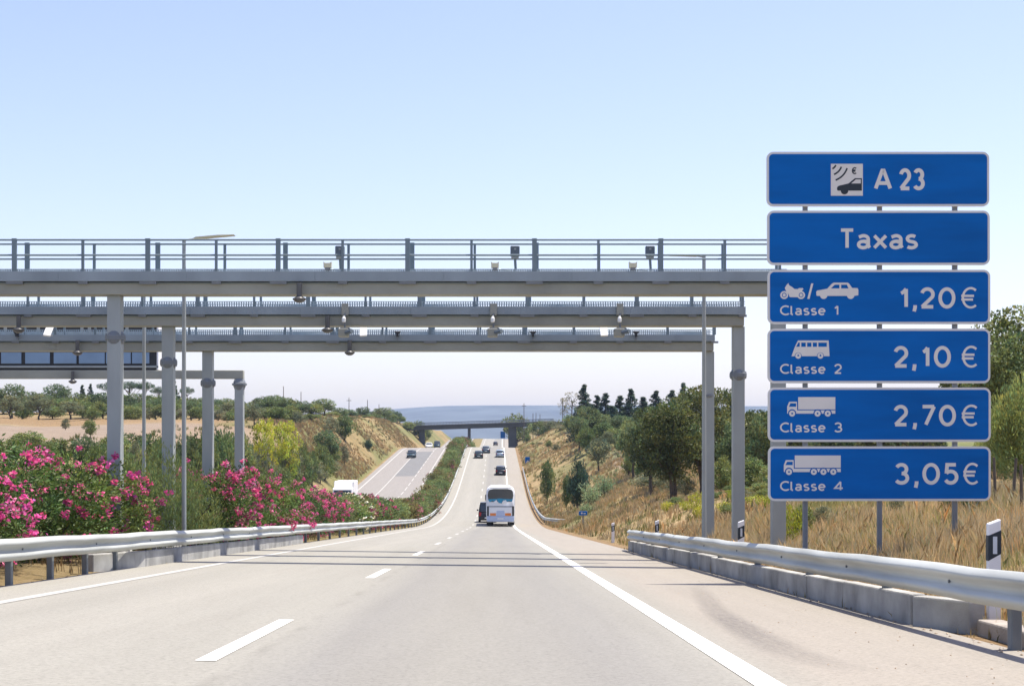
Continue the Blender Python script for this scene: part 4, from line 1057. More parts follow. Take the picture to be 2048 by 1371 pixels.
def trunk_mb(rng, h, r, cl, nb=7, lean=0.0, stems=1):
    m = MB()
    for s in range(stems):
        ox = (s - (stems - 1) / 2) * r * 2.2
        pts = [Vector((ox, 0, -.3))]
        for k in range(1, 5):
            t = k / 4; pts.append(Vector((ox * (1 + t) + lean * t * h + rng.normal() * r * .5, rng.normal() * r * .5, h * t)))
        for k in range(4): m.tube(pts[k], pts[k + 1], r * (1 - k * .16), r * (1 - (k + 1) * .16), 8)
        ids = rng.choice(len(cl), min(nb, len(cl)), replace=False)
        for i in ids:
            x, y, z, lr = cl[i]; b = pts[2] + (pts[4] - pts[2]) * rng.uniform(0, 1); e = Vector((x, y, z)); mid = (b + e) / 2 + Vector((0, 0, -.1 * (e - b).length))
            m.tube(b, mid, r * .42, r * .28, 6); m.tube(mid, e, r * .28, r * .08, 6)
    return m
LM = {}
def LMAT(key, col, trans=.42, hue=.02):
    if key not in LM: LM[key] = leaf_mat(key, tuple(min(.6, c * 1.15) for c in col) if trans == .42 else col, trans, hue)
    return LM[key]
SPEC = {  # crown height/width 1 built at real size, then scaled
 'olive':  dict(col=(.150, .170, .090), h=4.4, w=4.8, th=1.4, tr=.17, k=46, per=70, lr=.62, ln=.24, wd=.11, cz=.58),
 'holm':   dict(col=(.105, .140, .055), h=5.2, w=5.6, th=1.5, tr=.20, k=52, per=70, lr=.72, ln=.27, wd=.15, cz=.57),
 'dome':   dict(col=(.135, .175, .056), h=3.6, w=4.6, th=.5, tr=.14, k=48, per=70, lr=.62, ln=.24, wd=.13, cz=.48),
 'yellow': dict(col=(.34, .36, .04), h=7.0, w=5.6, th=1.2, tr=.14, k=60, per=60, lr=.70, ln=.30, wd=.12, cz=.52),
 'grey':   dict(col=(.165, .175, .095), h=3.6, w=4.4, th=.5, tr=.12, k=46, per=60, lr=.55, ln=.26, wd=.09, cz=.48),
 'broad':  dict(col=(.108, .124, .040), h=8.0, w=6.4, th=2.0, tr=.20, k=120, per=95, lr=.74, ln=.24, wd=.14, cz=.62, stems=2),
 'bigleaf': dict(col=(.125, .155, .052), h=8.5, w=9.0, th=1.8, tr=.24, k=190, per=120, lr=.85, ln=.21, wd=.13, cz=.55),
}
PROTO = {}
def finish(name, root_empty, V, Fq, T, m, trunk, crown_name='crown'):
    link(crown_name, np_mesh(crown_name, V, Fq, m, T), root_empty)
    trunk.build('trunk', M['bark'], root_empty, smooth=False)
def make(kind, variant):
    rng = np.random.default_rng(sum(map(ord, kind)) * 10 + variant)
    r = thing('x', None, None)
    if kind in SPEC:
        s = SPEC[kind]; ch = s['h'] - s['th'] * .75
        cl = clumps(rng, s['k'], s['w'] / 2 - s['lr'] * .8, ch / 2 - s['lr'] * .45, s['th'] * .75 + ch / 2, s['lr'])
        V, Fq, T = crown_geo(rng, cl, s['per'], s['ln'], s['wd'])
        finish(kind, r, V, Fq, T, LMAT(kind + ' leaves', s['col']), trunk_mb(rng, s['th'] * 1.5, s['tr'], cl, 12, stems=s.get('stems', 1)))
        return r, s['h'], s['w']
    if kind == 'pine':
        cl = []
        for k in range(24):
            t = k / 23; z = .7 + 7.9 * t; rr = 1.75 * (1 - t) ** .9 + .10; n = max(3, int(9 * (1 - t) + 2))
            for q in range(n):
                a = rng.uniform(0, 6.28); d = rr * rng.uniform(.35, 1.1)
                cl.append((d * math.cos(a), d * math.sin(a), z - d * .16 + rng.normal() * (.2 - .17 * t), .50 * (1 - t * .50)))
        V, Fq, T = crown_geo(rng, cl, 52, .32, .11, 0, .75)
        finish(kind, r, V, Fq, T, LMAT('conifer needles', (.062, .098, .062)), trunk_mb(rng, 8.0, .16, cl, 6)); return r, 8.7, 3.6
    if kind == 'umbrella':
        cl = [(*c[:2], c[2], c[3]) for c in clumps(rng, 40, 2.2, .75, 6.4, .62)]
        V, Fq, T = crown_geo(rng, cl, 70, .26, .08)
        finish(kind, r, V, Fq, T, LMAT('conifer needles', (.062, .098, .062)), trunk_mb(rng, 6.0, .18, cl, 10)); return r, 7.5, 5.4
    if kind == 'cypress':
        cl = clumps(rng, 56, .78, 2.3, 2.65, .40, 'column')
        V, Fq, T = crown_geo(rng, cl, 70, .30, .07, 1.2, 1.6)
        finish(kind, r, V, Fq, T, LMAT('cypress foliage', (.070, .110, .060)), trunk_mb(rng, 3.2, .12, cl, 5)); return r, 5.2, 2.1
    if kind == 'sparse':
        cl = clumps(rng, 16, 1.5, 2.6, 5.0, .55)
        V, Fq, T = crown_geo(rng, cl, 38, .26, .10)
        finish(kind, r, V, Fq, T, LMAT('thin yellowing leaves', (.16, .135, .05)), trunk_mb(rng, 5.5, .12, cl, 14)); return r, 7.8, 3.6
    if kind == 'willow':
        cl = clumps(rng, 120, 2.5, 2.3, 2.5, .78)
        V, Fq, T = crown_geo(rng, cl, 120, .30, .06, .9, 1.2)
        finish(kind, r, V, Fq, T, LMAT('pale narrow leaves', (.20, .245, .075), .42), trunk_mb(rng, 3, .12, cl, 14, stems=3)); return r, 5.0, 6.2
    if kind == 'weed':
        parts = []
        n = 520; a = rng.uniform(0, 6.28, n); d = rng.uniform(0, 1, n) ** .6 * .75; z = rng.uniform(.15, 1.25, n)
        P = np.stack([d * np.cos(a) * (.5 + .5 * z), d * np.sin(a) * (.5 + .5 * z), z * (1.15 - .4 * d)], 1)
        V, Fq, T = leaf_quads(P, .20, .06, rng, .8)
        m = MB()
        for q in range(14): m.tube((rng.normal() * .06, rng.normal() * .06, -.1), (rng.normal() * .35, rng.normal() * .35, rng.uniform(.6, 1.25)), .012, .004, 5)
        link('foliage', np_mesh('foliage', V, Fq, LMAT('bright yellow green fennel', (.34, .36, .035), .4), T), r); m.build('stem', LMAT('green stems', (.2, .22, .05)), r); return r, 1.3, 1.5
    if kind == 'reed':
        V, Fq, T = [], [], []; m = MB()
        for q in range(60):
            bx, by = rng.normal() * .75, rng.normal() * .75; h = rng.uniform(1.6, 3.0); lx, ly = rng.normal() * .22, rng.normal() * .22
            m.tube((bx, by, -.1), (bx + lx * h, by + ly * h, h), .02, .008, 5)
            k = 11; t = rng.uniform(.25, 1.0, k)[:, None]
            P0 = np.array([bx, by, 0]) + t * np.array([lx * h, ly * h, h])
            a = unit(k, rng); a[:, 2] = np.abs(a[:, 2]) * .5 + .25; a /= np.linalg.norm(a, axis=1, keepdims=True)
            v, f, c = leaf_quads(P0 + a * .25, .62, .075, rng, 0, None, .2, a * 2.5)
            V.append((v, f, c))
        V, Fq, T = cat_geo(V)
        link('leaves', np_mesh('leaves', V, Fq, LMAT('pale reed leaves', (.24, .33, .16), .35), T), r); m.build('stem', LMAT('green stems', (.2, .22, .05)), r); return r, 3.2, 3.6
    raise KeyError(kind)
NAMES = {'olive': ('olive_tree', 'tree'), 'holm': ('holm_oak', 'tree'), 'dome': ('round_shrub', 'shrub'), 'yellow': ('acacia_tree', 'tree'), 'grey': ('grey_shrub', 'shrub'), 'broad': ('broadleaf_tree', 'tree'),
         'bigleaf': ('large_tree', 'tree'), 'pine': ('conifer_tree', 'tree'), 'umbrella': ('umbrella_pine', 'tree'), 'cypress': ('cypress_tree', 'tree'), 'sparse': ('thin_tree', 'tree'), 'willow': ('willow_shrub', 'shrub'), 'weed': ('fennel_plant', 'plant'), 'reed': ('reed_clump', 'reeds')}
def plant(kind, px, D, top, wpx, label, group=None, var=None, zb=None):
    x = px2x(px, D); zg = ground(x, D) if zb is None else zb
    u = x - XS(D)
    if -24.2 < u < -10.2:                     # would stand on the other carriageway: set it back to the verge
        D = D * 24.6 / -u; x = px2x(px, D); zg = ground(x, D); wpx = wpx * 1.0
    elif -.5 < u - UR < 1.2: D = D * 1.2; x = px2x(px, D); zg = ground(x, D)
    v = random.randrange(2) if var is None else var
    if (kind, v) not in PROTO:
        r, h, w = make(kind, v); PROTO[(kind, v)] = (r, h, w); first = True
    else: first = False
    r, h, w = PROTO[(kind, v)]
    ht = max(.5, py2z(top, D) - zg); wt = wpx * D / F
    o = r if first else dup(r)
    o.name = NAMES[kind][0]
    o.location = (x, D, zg); o.scale = (wt / w, wt / w, ht / h); o.rotation_euler = (0, 0, random.uniform(0, 6.28))
    tag(o, label, NAMES[kind][1], group)
    return o
def row(entries, where, group):
    entries = sorted(entries, key=lambda e: e[1])
    desc = {'olive': 'grey green olive tree', 'holm': 'dark round holm oak', 'dome': 'rounded green shrub', 'yellow': 'bright yellow green acacia', 'grey': 'dull grey green shrub', 'broad': 'olive brown leafy tree', 'pine': 'dark pointed conifer',
            'umbrella': 'flat topped umbrella pine', 'cypress': 'narrow dark cypress', 'sparse': 'thin sparse yellowing tree', 'willow': 'pale feathery willow shrub', 'weed': 'bright yellow green fennel plant', 'reed': 'pale green reed clump', 'bigleaf': 'large dense green tree'}
    for i, (k, px, D, top, w) in enumerate(entries):
        plant(k, px, D, top, w, f'{desc[k]}, {ordw(i + 1)} from the left {where}', group)
# left: skyline row
row([('holm', 25, 262, 766, 66), ('holm', 112, 300, 766, 70), ('pine', 165, 330, 770, 30), ('pine', 181, 330, 768, 26), ('olive', 196, 300, 786, 56), ('umbrella', 222, 300, 762, 64), ('umbrella', 258, 310, 761, 66), ('umbrella', 290, 310, 762, 48),
     ('umbrella', 318, 320, 772, 40), ('pine', 349, 320, 762, 34), ('umbrella', 374, 320, 772, 34), ('holm', 392, 275, 793, 46), ('holm', 424, 270, 796, 56), ('holm', 452, 275, 795, 54), ('holm', 528, 275, 790, 66), ('holm', 566, 275, 792, 70), ('holm', 600, 285, 800, 50), ('holm', 648, 292, 796, 62),
     ('holm', 62, 300, 780, 60), ('holm', 150, 310, 782, 60), ('olive', 480, 300, 806, 50), ('holm', -20, 262, 770, 60), ('holm', 680, 345, 814, 42), ('holm', 725, 395, 812, 34), ('holm', 768, 440, 813, 48), ('holm', 794, 480, 821, 30), ('dome', 748, 430, 826, 46), ('dome', 662, 330, 822, 44), ('holm', 700, 380, 818, 44), ('dome', 712, 400, 826, 40), ('dome', 730, 420, 824, 40), ('holm', 752, 450, 820, 36), ('dome', 780, 470, 826, 40), ('dome', 800, 485, 830, 36), ('dome', 815, 480, 842, 36), ('dome', 838, 500, 841, 40), ('dome', 5, 288, 792, 70), ('dome', 48, 288, 796, 66), ('holm', 88, 288, 786, 70), ('dome', 128, 288, 794, 70), ('dome', 172, 288, 790, 70), ('holm', 206, 288, 782, 70), ('dome', 240, 288, 786, 70), ('holm', 276, 288, 784, 66), ('dome', 304, 288, 790, 70), ('holm', 338, 288, 786, 66), ('dome', 372, 288, 792, 66), ('holm', 408, 288, 796, 60), ('dome', 438, 288, 800, 60), ('holm', 474, 288, 798, 56), ('dome', 505, 288, 800, 60), ('holm', 545, 288, 788, 66), ('dome', 585, 288, 796, 60), ('dome', 625, 288, 806, 56)], 'on the left skyline', 'trees along the left skyline')
row([('olive', 20, 238, 788, 60), ('olive', 78, 240, 784, 62), ('olive', 141, 232, 800, 62), ('dome', 184, 236, 812, 44), ('dome', 238, 238, 806, 50), ('dome', 268, 236, 810, 62), ('grey', 300, 238, 812, 44), ('dome', 328, 238, 806, 56), ('grey', 364, 240, 815, 44), ('dome', 398, 240, 812, 50), ('grey', 436, 242, 818, 50), ('dome', 462, 242, 822, 44),
     ('olive', 508, 216, 806, 52), ('dome', 205, 240, 800, 70), ('holm', 252, 244, 800, 60), ('dome', 286, 242, 804, 64), ('holm', 312, 246, 796, 66), ('dome', 346, 243, 804, 70), ('holm', 382, 248, 800, 60), ('dome', 418, 244, 806, 70), ('olive', 448, 246, 802, 56), ('dome', 480, 244, 812, 60), ('dome', 530, 242, 812, 60), ('dome', 575, 246, 808, 60), ('dome', 105, 246, 806, 60), ('dome', 165, 246, 800, 66), ('dome', 45, 248, 806, 56), ('dome', 556, 240, 812, 62), ('grey', 592, 245, 818, 50), ('dome', 622, 262, 826, 50), ('grey', 660, 262, 832, 46), ('dome', 690, 275, 828, 50)], 'behind the bare field', 'trees at the edge of the bare field')
row([('grey', 131, 182, 836, 24), ('dome', 181, 152, 838, 36), ('dome', 60, 118, 862, 100), ('dome', 20, 110, 872, 90), ('dome', 118, 112, 872, 76), ('dome', 232, 122, 868, 90), ('holm', 262, 128, 862, 80), ('dome', 305, 124, 866, 90), ('grey', 345, 126, 868, 84), ('dome', 392, 128, 858, 90), ('dome', 430, 132, 856, 90), ('dome', 470, 138, 860, 90), ('holm', 168, 112, 872, 64), ('dome', 240, 112, 890, 64), ('grey', 272, 120, 882, 50), ('dome', 318, 118, 880, 60), ('holm', 372, 124, 862, 62), ('dome', 412, 118, 866, 70), ('dome', 448, 120, 862, 76), ('dome', 350, 100, 905, 60),
     ('yellow', 528, 160, 826, 64), ('yellow', 570, 158, 832, 70), ('grey', 520, 130, 888, 90), ('grey', 575, 132, 894, 80), ('holm', 655, 232, 858, 70), ('dome', 612, 170, 898, 60), ('dome', 650, 180, 905, 60), ('dome', 600, 125, 935, 60), ('dome', 560, 118, 930, 60), ('dome', 490, 110, 905, 76), ('holm', 488, 150, 868, 48), ('grey', 455, 100, 925, 60)], 'below the bare field', 'shrubs below the bare field')
row([('dome', 600, 190, 880, 60), ('dome', 640, 195, 885, 50), ('dome', 575, 150, 905, 70), ('grey', 625, 150, 920, 70), ('holm', 430, 112, 885, 70), ('dome', 390, 106, 895, 70), ('dome', 290, 106, 900, 70), ('dome', 200, 105, 885, 70), ('dome', 90, 100, 880, 80), ('broad', 520, 168, 882, 84), ('dome', 556, 180, 896, 84), ('grey', 590, 192, 902, 80), ('dome', 622, 208, 908, 62), ('dome', 646, 222, 914, 50), ('broad', 468, 152, 868, 84), ('dome', 436, 142, 882, 84), ('holm', 400, 134, 884, 80), ('dome', 664, 236, 890, 44), ('cypress', 737, 268, 876, 18), ('dome', 697, 312, 843, 34), ('dome', 716, 338, 845, 30), ('dome', 733, 358, 846, 28), ('grey', 758, 340, 866, 22), ('dome', 782, 430, 846, 34), ('grey', 690, 238, 884, 22), ('dome', 850, 500, 852, 30), ('grey', 668, 215, 920, 36)], 'along the left verge', 'shrubs on the left cutting')
# right: slope, conifers, big trees
row([('pine', 1168, 272, 770, 58), ('pine', 1194, 275, 791, 56), ('pine', 1211, 270, 787, 56), ('pine', 1240, 272, 792, 58), ('pine', 1262, 268, 778, 58), ('pine', 1287, 272, 794, 60), ('pine', 1312, 270, 782, 60), ('pine', 1344, 268, 781, 58), ('pine', 1366, 262, 766, 46), ('pine', 1182, 262, 808, 60), ('pine', 1225, 262, 812, 66), ('pine', 1275, 262, 815, 60), ('pine', 1326, 262, 810, 64)], 'in the right conifer row', 'conifers on the right')
row([('holm', 1178, 255, 808, 60), ('dome', 1208, 245, 842, 60), ('holm', 1240, 250, 828, 60), ('dome', 1262, 235, 836, 70), ('dome', 1300, 230, 840, 70), ('dome', 1325, 210, 850, 70), ('holm', 1350, 215, 815, 80), ('dome', 1275, 220, 862, 52), ('holm', 1158, 250, 830, 50), ('dome', 1172, 240, 852, 46), ('holm', 1204, 255, 825, 60), ('dome', 1230, 236, 856, 54), ('holm', 1280, 245, 826, 64), ('holm', 1312, 240, 824, 66), ('dome', 1290, 205, 872, 60), ('dome', 1316, 190, 880, 64), ('dome', 1250, 215, 872, 46), ('holm', 1335, 180, 860, 70)], 'under the right conifers', 'shrubs under the conifers')
plant('olive', 1197, 198, 874, 60, 'round olive tree standing alone on the right slope', var=0)
plant('olive', 1219, 226, 860, 42, 'smaller olive tree just behind the lone olive on the right slope', var=1)
plant('dome', 1095, 186, 918, 36, 'dark round bush on the right slope above the distant guardrail')
plant('cypress', 1156, 150, 905, 50, 'dark upright cypress bush on the right slope beside the reeds', var=0)
plant('dome', 1134, 156, 948, 26, 'low dark bush at the left foot of the cypress')
plant('reed', 1184, 140, 962, 46, 'pale green reed clump right of the cypress, lower one', 'reed clumps')
plant('reed', 1210, 146, 946, 48, 'pale green reed clump right of the cypress, upper one', 'reed clumps')
plant('reed', 1172, 128, 1003, 34, 'small reed clump behind the kilometre sign', 'reed clumps')
plant('broad', 1302, 122, 806, 100, 'leafy tree with a low crown left of the tall leafy trees', var=1)
plant('holm', 1268, 160, 842, 84, 'dark round oak on the slope between the lone olive and the tall leafy trees', var=0)
plant('broad', 1345, 100, 788, 150, 'tall leafy olive brown tree left of the farthest gantry column', var=0)
plant('broad', 1404, 104, 762, 140, 'tallest leafy tree behind the farthest right gantry column', var=1)
row([('broad', 1452, 112, 768, 80), ('holm', 1462, 96, 838, 90), ('broad', 1505, 104, 812, 110), ('holm', 1535, 92, 822, 90), ('broad', 1570, 95, 815, 110), ('dome', 1440, 88, 905, 80), ('dome', 1500, 84, 912, 100), ('dome', 1550, 80, 925, 90), ('holm', 1620, 100, 830, 120), ('holm', 1690, 98, 835, 120), ('broad', 1770, 95, 800, 140), ('holm', 1850, 90, 790, 150), ('dome', 1640, 76, 935, 110), ('dome', 1730, 72, 940, 110), ('dome', 1820, 70, 935, 120), ('dome', 1475, 72, 968, 70), ('dome', 1520, 66, 985, 60)], 'behind the toll sign', 'trees behind the toll sign')
row([('dome', 1290, 150, 905, 60), ('dome', 1320, 138, 915, 60), ('grey', 1300, 128, 940, 96), ('grey', 1345, 118, 930, 70), ('dome', 1258, 165, 908, 40), ('grey', 1372, 105, 955, 50)], 'below the tall leafy trees', 'bushes below the tall leafy trees')
row([('weed', 1334, 76, 1010, 30), ('weed', 1372, 70, 1008, 34), ('weed', 1396, 62, 984, 38), ('weed', 1403, 60, 1012, 34), ('weed', 1450, 58, 1012, 40), ('weed', 1466, 66, 992, 30), ('weed', 1515, 54, 1004, 50), ('weed', 1536, 50, 1022, 40), ('weed', 1596, 48, 1008, 44), ('weed', 1560, 60, 988, 44), ('weed', 1620, 54, 1010, 34)], 'by the right gantry columns', 'bright weeds by the right gantry columns')
row([('dome', 1352, 78, 1000, 44), ('dome', 1425, 72, 985, 50), ('grey', 1490, 62, 1010, 44), ('dome', 1460, 52, 1030, 50), ('grey', 1580, 56, 1004, 44), ('dome', 1530, 58, 1000, 50)], 'among the bright weeds', 'low bushes among the bright weeds')
plant('bigleaf', 2052, 58, 608, 300, 'large dark green tree right of the toll sign', var=0)
plant('bigleaf', 1965, 74, 660, 190, 'large tree partly hidden behind the right end of the toll sign', var=1)
plant('willow', 2050, 50, 768, 190, 'pale green feathery shrub below the large tree at the right edge', var=0)
plant('willow', 1990, 54, 855, 110, 'smaller pale feathery shrub just right of the lowest sign panel', var=1)
plant('dome', 1932, 46, 985, 64, 'low fresh green shrub under the right end of the toll sign', var=1)
row([('weed', 1580, 33, 1008, 50), ('dome', 1604, 34, 1008, 60), ('grey', 1645, 35, 1014, 50), ('grey', 1792, 33, 1012, 44), ('dome', 1902, 31, 1004, 56), ('dome', 1942, 30, 1000, 64)], 'in the grass under the toll sign', 'low bushes under the toll sign')
row([('sparse', 1144, 380, 778, 46), ('sparse', 1128, 400, 790, 26), ('dome', 1034, 540, 823, 66), ('dome', 1078, 470, 838, 50), ('dome', 1098, 420, 846, 34), ('grey', 1120, 330, 850, 44), ('grey', 1104, 360, 838, 44), ('dome', 1140, 320, 828, 50), ('dome', 1066, 330, 888, 18), ('grey', 1080, 315, 884, 22), ('dome', 1098, 290, 880, 18), ('grey', 1112, 270, 886, 22), ('dome', 1055, 390, 868, 18)], 'on the bank right of the overpass', 'vegetation on the right bank by the overpass')

# ------------------------------------------------------------------ oleander hedge in the median
def oleander(kind, lod):
    rng = np.random.default_rng(hash((kind == 'white', kind == 'plain', kind == 'rust', lod)) % 1000 + len(kind))
    r = thing('x', None, None)
    n_cl, per, ln, wd = ((74, 140, .105, .034) if lod == 0 else (48, 64, .18, .075))
    cl = []
    while len(cl) < n_cl:
        p = rng.uniform(-1, 1, 3)
        if (abs(p[0]) ** 2.4 + abs(p[1]) ** 2.4 + (abs(p[2]) ** 2.4 if p[2] > 0 else abs(p[2]) ** 6)) > 1.05: continue
        cl.append((p[0] * 1.38, p[1] * 1.22, 1.22 + p[2] * 1.05, .40 * rng.uniform(.7, 1.25)))
    if kind == 'plain':
        V, Fq, T = crown_geo(rng, cl, int(per * 1.2), ln * 1.2, wd * .55, 1.6, 1.5, .14) if lod == 0 else crown_geo(rng, cl, per, ln, wd, .2, .95, .26)
        m = LMAT('feathery green leaves', (.135, .175, .058), .42)
    else:
        V, Fq, T = crown_geo(rng, cl, per, ln, wd, .25, .95, .34)
        m = LMAT('oleander leaves', (.088, .138, .030), .3) if kind != 'rust' else LMAT('dull oleander leaves', (.150, .155, .052), .42)
    link('foliage', np_mesh('foliage', V, Fq, m, T), r)
    st = MB()
    for q in range(9): st.tube((rng.normal() * .15, rng.normal() * .15, -.15), (rng.normal() * .7, rng.normal() * .6, rng.uniform(.9, 1.8)), .03, .012, 5)
    st.build('stems', M['bark'], r)
    nfl = {'pink': 92, 'dense': 130, 'rust': 46, 'white': 55, 'plain': 0}[kind]
    if nfl:
        parts = []
        outer = sorted(cl, key=lambda c: -(abs(c[0]) / 1.38 + abs(c[1]) / 1.22 + max(0, (c[2] - 1.3)) / 1.0))[:int(len(cl) * .8)]
        for q in range(nfl):
            x, y, z, rr = outer[rng.integers(len(outer))]
            d = np.array([x / 1.38, y / 1.22, (z - 1.1) / 1.0]); d /= np.linalg.norm(d) + 1e-6
            d = d + .55 * unit(1, rng)[0]; d /= np.linalg.norm(d)
            c0 = np.array([x, y, z]) + d * rr * rng.uniform(.95, 1.15)
            k = 16 if lod == 0 else 8; sz_ = .105 * rng.uniform(.6, 1.4)
            P = c0 + unit(k, rng) * sz_ * rng.uniform(.4, 1, (k, 1))
            pk = np.array([1, 1, 1]) * rng.uniform(.75, 1.15)
            if rng.uniform() < .10 and kind in ('pink', 'dense'): pk = pk * np.array([1.05, 2.6, 1.35])
            parts.append(leaf_quads(P, .075 if lod == 0 else .11, .06 if lod == 0 else .09, rng, 0, pk, .15))
        V, Fq, T = cat_geo(parts)
        fm = M['flowerwhite'] if kind == 'white' else (M['flowerpink'] if kind != 'rust' else LMAT('faded oleander petals', (.34, .115, .13), .3))
        link('flowers', np_mesh('flowers', V, Fq, fm, T), r)['kind'] = 'stuff'
    return r
OP = {}
HEDGE = []
y = 20.5
while y < 470:
    HEDGE.append(y); y += 2.6 if y < 60 else (3.1 if y < 130 else (4.0 if y < 340 else 6.0))
KD = {'pink': 'pink flowering oleander bush', 'dense': 'oleander bush thick with pink flowers', 'rust': 'dull oleander bush with faded red flowers', 'white': 'oleander bush with creamy white flowers', 'plain': 'plain feathery green bush without flowers'}
for i, y in enumerate(HEDGE):
    rr = random.random()
    if 35.3 < y < 40.9: kind = 'plain'
    elif y < 36: kind = 'pink' if rr < .6 else 'dense'
    elif y < 72: kind = 'dense' if rr < .6 else 'pink'
    elif y < 150: kind = 'rust' if rr < .45 else ('plain' if rr < .72 else ('white' if rr < .82 else 'pink'))
    else: kind = 'plain' if rr < .55 else 'rust'
    lod = 0 if y < 75 else 1
    v = i % 2
    if (kind, lod, v) not in OP: OP[(kind, lod, v)] = oleander(kind, lod if True else 0); o = OP[(kind, lod, v)]
    else: o = dup(OP[(kind, lod, v)])
    o.name = 'oleander_bush' if kind != 'plain' else 'green_bush'
    u = (-8.75 if y < 36 else -8.45) + random.uniform(-.25, .2) + (.2 if y > 150 else 0)
    hs = random.uniform(.92, 1.08) * (.86 if y < 27.5 else   .82 if y < 34.4 else .88 if y < 43.6 else .97 if y < 62 else .86 if y < 118 else 1.0); ws = random.uniform(.95, 1.15)
    if y > 110: hs *= random.uniform(.78, 1.15); ws *= random.uniform(.95, 1.2)
    x = u + XS(y)
    o.location = (x, y, H(u, y)); o.scale = (ws, ws, hs); o.rotation_euler = (0, 0, random.uniform(0, 6.28))
    tag(o, f'{KD[kind]}, {ordw(i + 1)} from the camera in the median hedge', 'bush', 'bushes of the median hedge')

# ------------------------------------------------------------------ dry grass
def grass(name, n, ufn, hgt, wid, col, seed, clump=.35):
    rng = np.random.default_rng(seed)
    pts = []
    k = max(1, int(n / 9))
    while len(pts) < k:
        p = ufn(rng)
        if p is not None: pts.append(p)
    base = np.repeat(np.array(pts), 9, 0) + rng.normal(size=(k * 9, 2)) * clump * .35
    B = np.array([(u + XS(y), y, H(u, y)) for u, y in base]); n = len(B)
    sc = np.repeat(rng.uniform(.55, 1.35, (k, 1)), 9, 0)
    h = hgt * sc * rng.uniform(.6, 1.25, (n, 1)); a = rng.uniform(0, 6.28, n)
    lean = rng.normal(size=(n, 2)) * .28
    side = np.stack([np.cos(a), np.sin(a), np.zeros(n)], 1) * wid * rng.uniform(.6, 1.4, (n, 1))
    mid = B + np.concatenate([lean * h * .35, h * .6], 1); tip = B + np.concatenate([lean * h, h], 1)
    B = B - np.array([0, 0, .04])
    V = np.stack([B - side, B + side, mid + side * .75, tip, mid - side * .75], 1).reshape(-1, 3)
    Fq = np.arange(n * 5).reshape(-1, 5)
    t = np.repeat(np.repeat(rng.uniform(.65, 1.25, (k, 1)), 9, 0) * rng.uniform(.8, 1.2, (n, 1)), 5, 0); hue = np.repeat(np.repeat(rng.normal(1, .10, (k, 1)), 9, 0), 5, 0)
    T = np.concatenate([t * hue, t, t * .95 / hue], 1)
    tag(link(name, np_mesh(name, V, Fq, LMAT(name + ' ' + str(seed), col, .3, .0), T)), kind='stuff')
def box(u0, u1, y0, y1, dens=None):
    def f(rng):
        u, y = rng.uniform(u0, u1), y0 + (y1 - y0) * rng.uniform() ** 1.25
        if dens and mnoise.noise((u * dens, y * dens * .7, 5.5)) < rng.uniform(-.5, .35): return None
        return (u, y)
    return f
grass('dry_grass', 110000, box(4.75, 13, 9, 46, .15), .30, .005, (.53, .405, .235), 1)
grass('dry_grass', 30000, box(4.9, 13, 12, 46, .35), .22, .005, (.36, .34, .13), 12)
grass('dry_grass', 5000, box(4.9, 14, 26, 60, .3), .24, .0045, (.30, .31, .10), 2)
grass('dry_grass', 50000, box(5.0, 22, 45, 170, .12), .36, .016, (.47, .35, .195), 3)
grass('dry_grass', 12000, box(5.0, 22, 50, 170, .16), .30, .018, (.27, .28, .09), 4)
grass('dry_grass', 60000, box(5.0, 28, 140, 430, .06), .38, .035, (.44, .325, .175), 5)
grass('dry_grass', 8000, box(5.0, 28, 140, 400, .12), .45, .04, (.21, .22, .08), 15)
grass('dry_grass', 50000, box(-40, -22.4, 226, 430, .07), .38, .04, (.43, .31, .165), 6)
grass('dry_grass', 9000, box(-40, -22.4, 90, 420, .09), .4, .04, (.19, .20, .07), 7)
grass('dry_grass', 5000, box(-10.2, -6.95, 17, 130, .3), .18, .008, (.30, .21, .11), 8)
grass('dry_grass', 900, box(4.22, 4.8, 13, 50, .5), .12, .007, (.25, .20, .09), 9)
def pebbles():
    rng = np.random.default_rng(5); m = MB()
    for k in range(420):
        r_ = rng.uniform()
        if r_ < .45: u, y = 4.16 + rng.normal() * .07, rng.uniform(10, 46)
        elif r_ < .75: u, y = -6.75 + rng.normal() * .06, rng.uniform(14, 60)
        else: u, y = rng.uniform(2.4, 4.2), rng.uniform(9, 26)
        s = rng.uniform(.006, .022) if r_ < .75 else rng.uniform(.004, .011); z = (road_z(u, y) if UL < u < UR else H(u, y)) + s * .3
        d = [Vector(v) * s * rng.uniform(.6, 1.3) + Vector((u, y, z)) for v in ((1, 0, 0), (-1, 0, 0), (0, 1.2, 0), (0, -1.2, 0), (0, 0, .7), (0, 0, -.7))]
        m.add(d, [(0, 2, 4), (2, 1, 4), (1, 3, 4), (3, 0, 4), (2, 0, 5), (1, 2, 5), (3, 1, 5), (0, 3, 5)])
    o = m.build('roadside_gravel', mat('gravel', (.33, .26, .19), .95, 0, .4, 8)); o['kind'] = 'stuff'
pebbles()

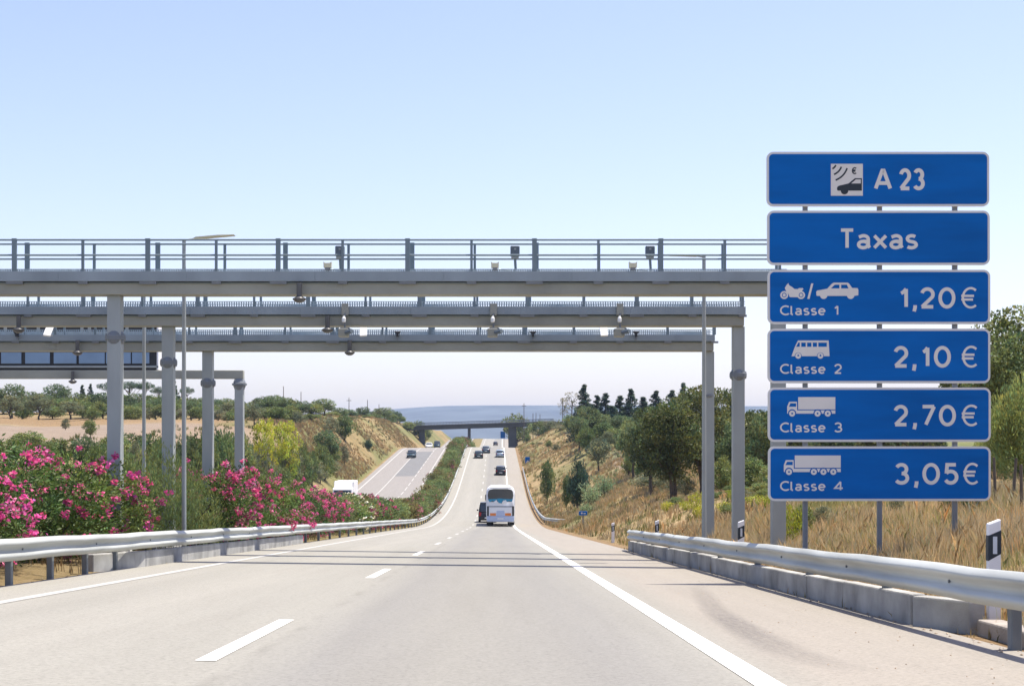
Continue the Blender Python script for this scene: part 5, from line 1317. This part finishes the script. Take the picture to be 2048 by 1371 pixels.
# ------------------------------------------------------------------ air, light, camera
def haze():
    m = bpy.data.materials.new('pale air'); m.use_nodes = True; nt = m.node_tree
    nt.nodes.remove(nt.nodes['Principled BSDF'])
    v = nt.nodes.new('ShaderNodeVolumePrincipled'); v.inputs['Color'].default_value = (.55, .72, 1.0, 1)
    v.inputs['Density'].default_value = HAZE; v.inputs['Anisotropy'].default_value = 0.0
    nt.links.new(v.outputs[0], nt.nodes['Material Output'].inputs['Volume'])
    o = MB().box(-5400, 5400, -80, 6900, -72, 152).build('haze', m); o['kind'] = 'stuff'
HAZE = 1.0e-4
haze()
SUN_EL, SUN_AZ = 71.0, 27.0      # elevation; swing from due right (+X) towards ahead (+Y)
s = Vector((math.cos(R(SUN_EL)) * math.cos(R(SUN_AZ)), math.cos(R(SUN_EL)) * math.sin(R(SUN_AZ)), math.sin(R(SUN_EL))))
ld = bpy.data.lights.new('sun', 'SUN'); ld.energy = 4.3; ld.angle = R(.53); ld.color = (1, .93, .82)
lo = bpy.data.objects.new('sun', ld); C.objects.link(lo); lo.rotation_euler = s.to_track_quat('Z', 'Y').to_euler(); lo.location = (20, 0, 60)
w = bpy.data.worlds.new('World'); S.world = w; w.use_nodes = True; nt = w.node_tree
sky = nt.nodes.new('ShaderNodeTexSky'); sky.sky_type = 'NISHITA'; sky.sun_disc = False
sky.sun_elevation = R(SUN_EL); sky.sun_rotation = R(90 - SUN_AZ); sky.altitude = 200; sky.air_density = 1.0; sky.dust_density = 1.4; sky.ozone_density = 1.2
bg = nt.nodes['Background']; bg.inputs['Strength'].default_value = 0.12; nt.links.new(mix(nt, sky.outputs[0], (1.02, .895, .96), 1.0, 'MULTIPLY'), bg.inputs['Color'])
cd = bpy.data.cameras.new('camera'); cam = bpy.data.objects.new('camera', cd); C.objects.link(cam)
cam.location = (0, 0, 0); cam.rotation_euler = (R(90), 0, 0)
cd.sensor_width = 36; cd.sensor_fit = 'HORIZONTAL'; cd.lens = F / 2048 * 36
cd.shift_x = (1024 - CX) / 2048; cd.shift_y = (CY - 685.5) / 2048
cd.clip_start = .2; cd.clip_end = 30000
S.camera = cam
S.view_settings.view_transform = 'Standard'; S.view_settings.look = 'None'; S.view_settings.exposure = 1.0; S.view_settings.gamma = 1
S.cycles.max_bounces = 6; S.cycles.diffuse_bounces = 3; S.cycles.volume_bounces = 0; S.cycles.transparent_max_bounces = 6
S.cycles.caustics_reflective = False; S.cycles.caustics_refractive = False
S.cycles.sample_clamp_indirect = 6; S.cycles.use_denoising = True
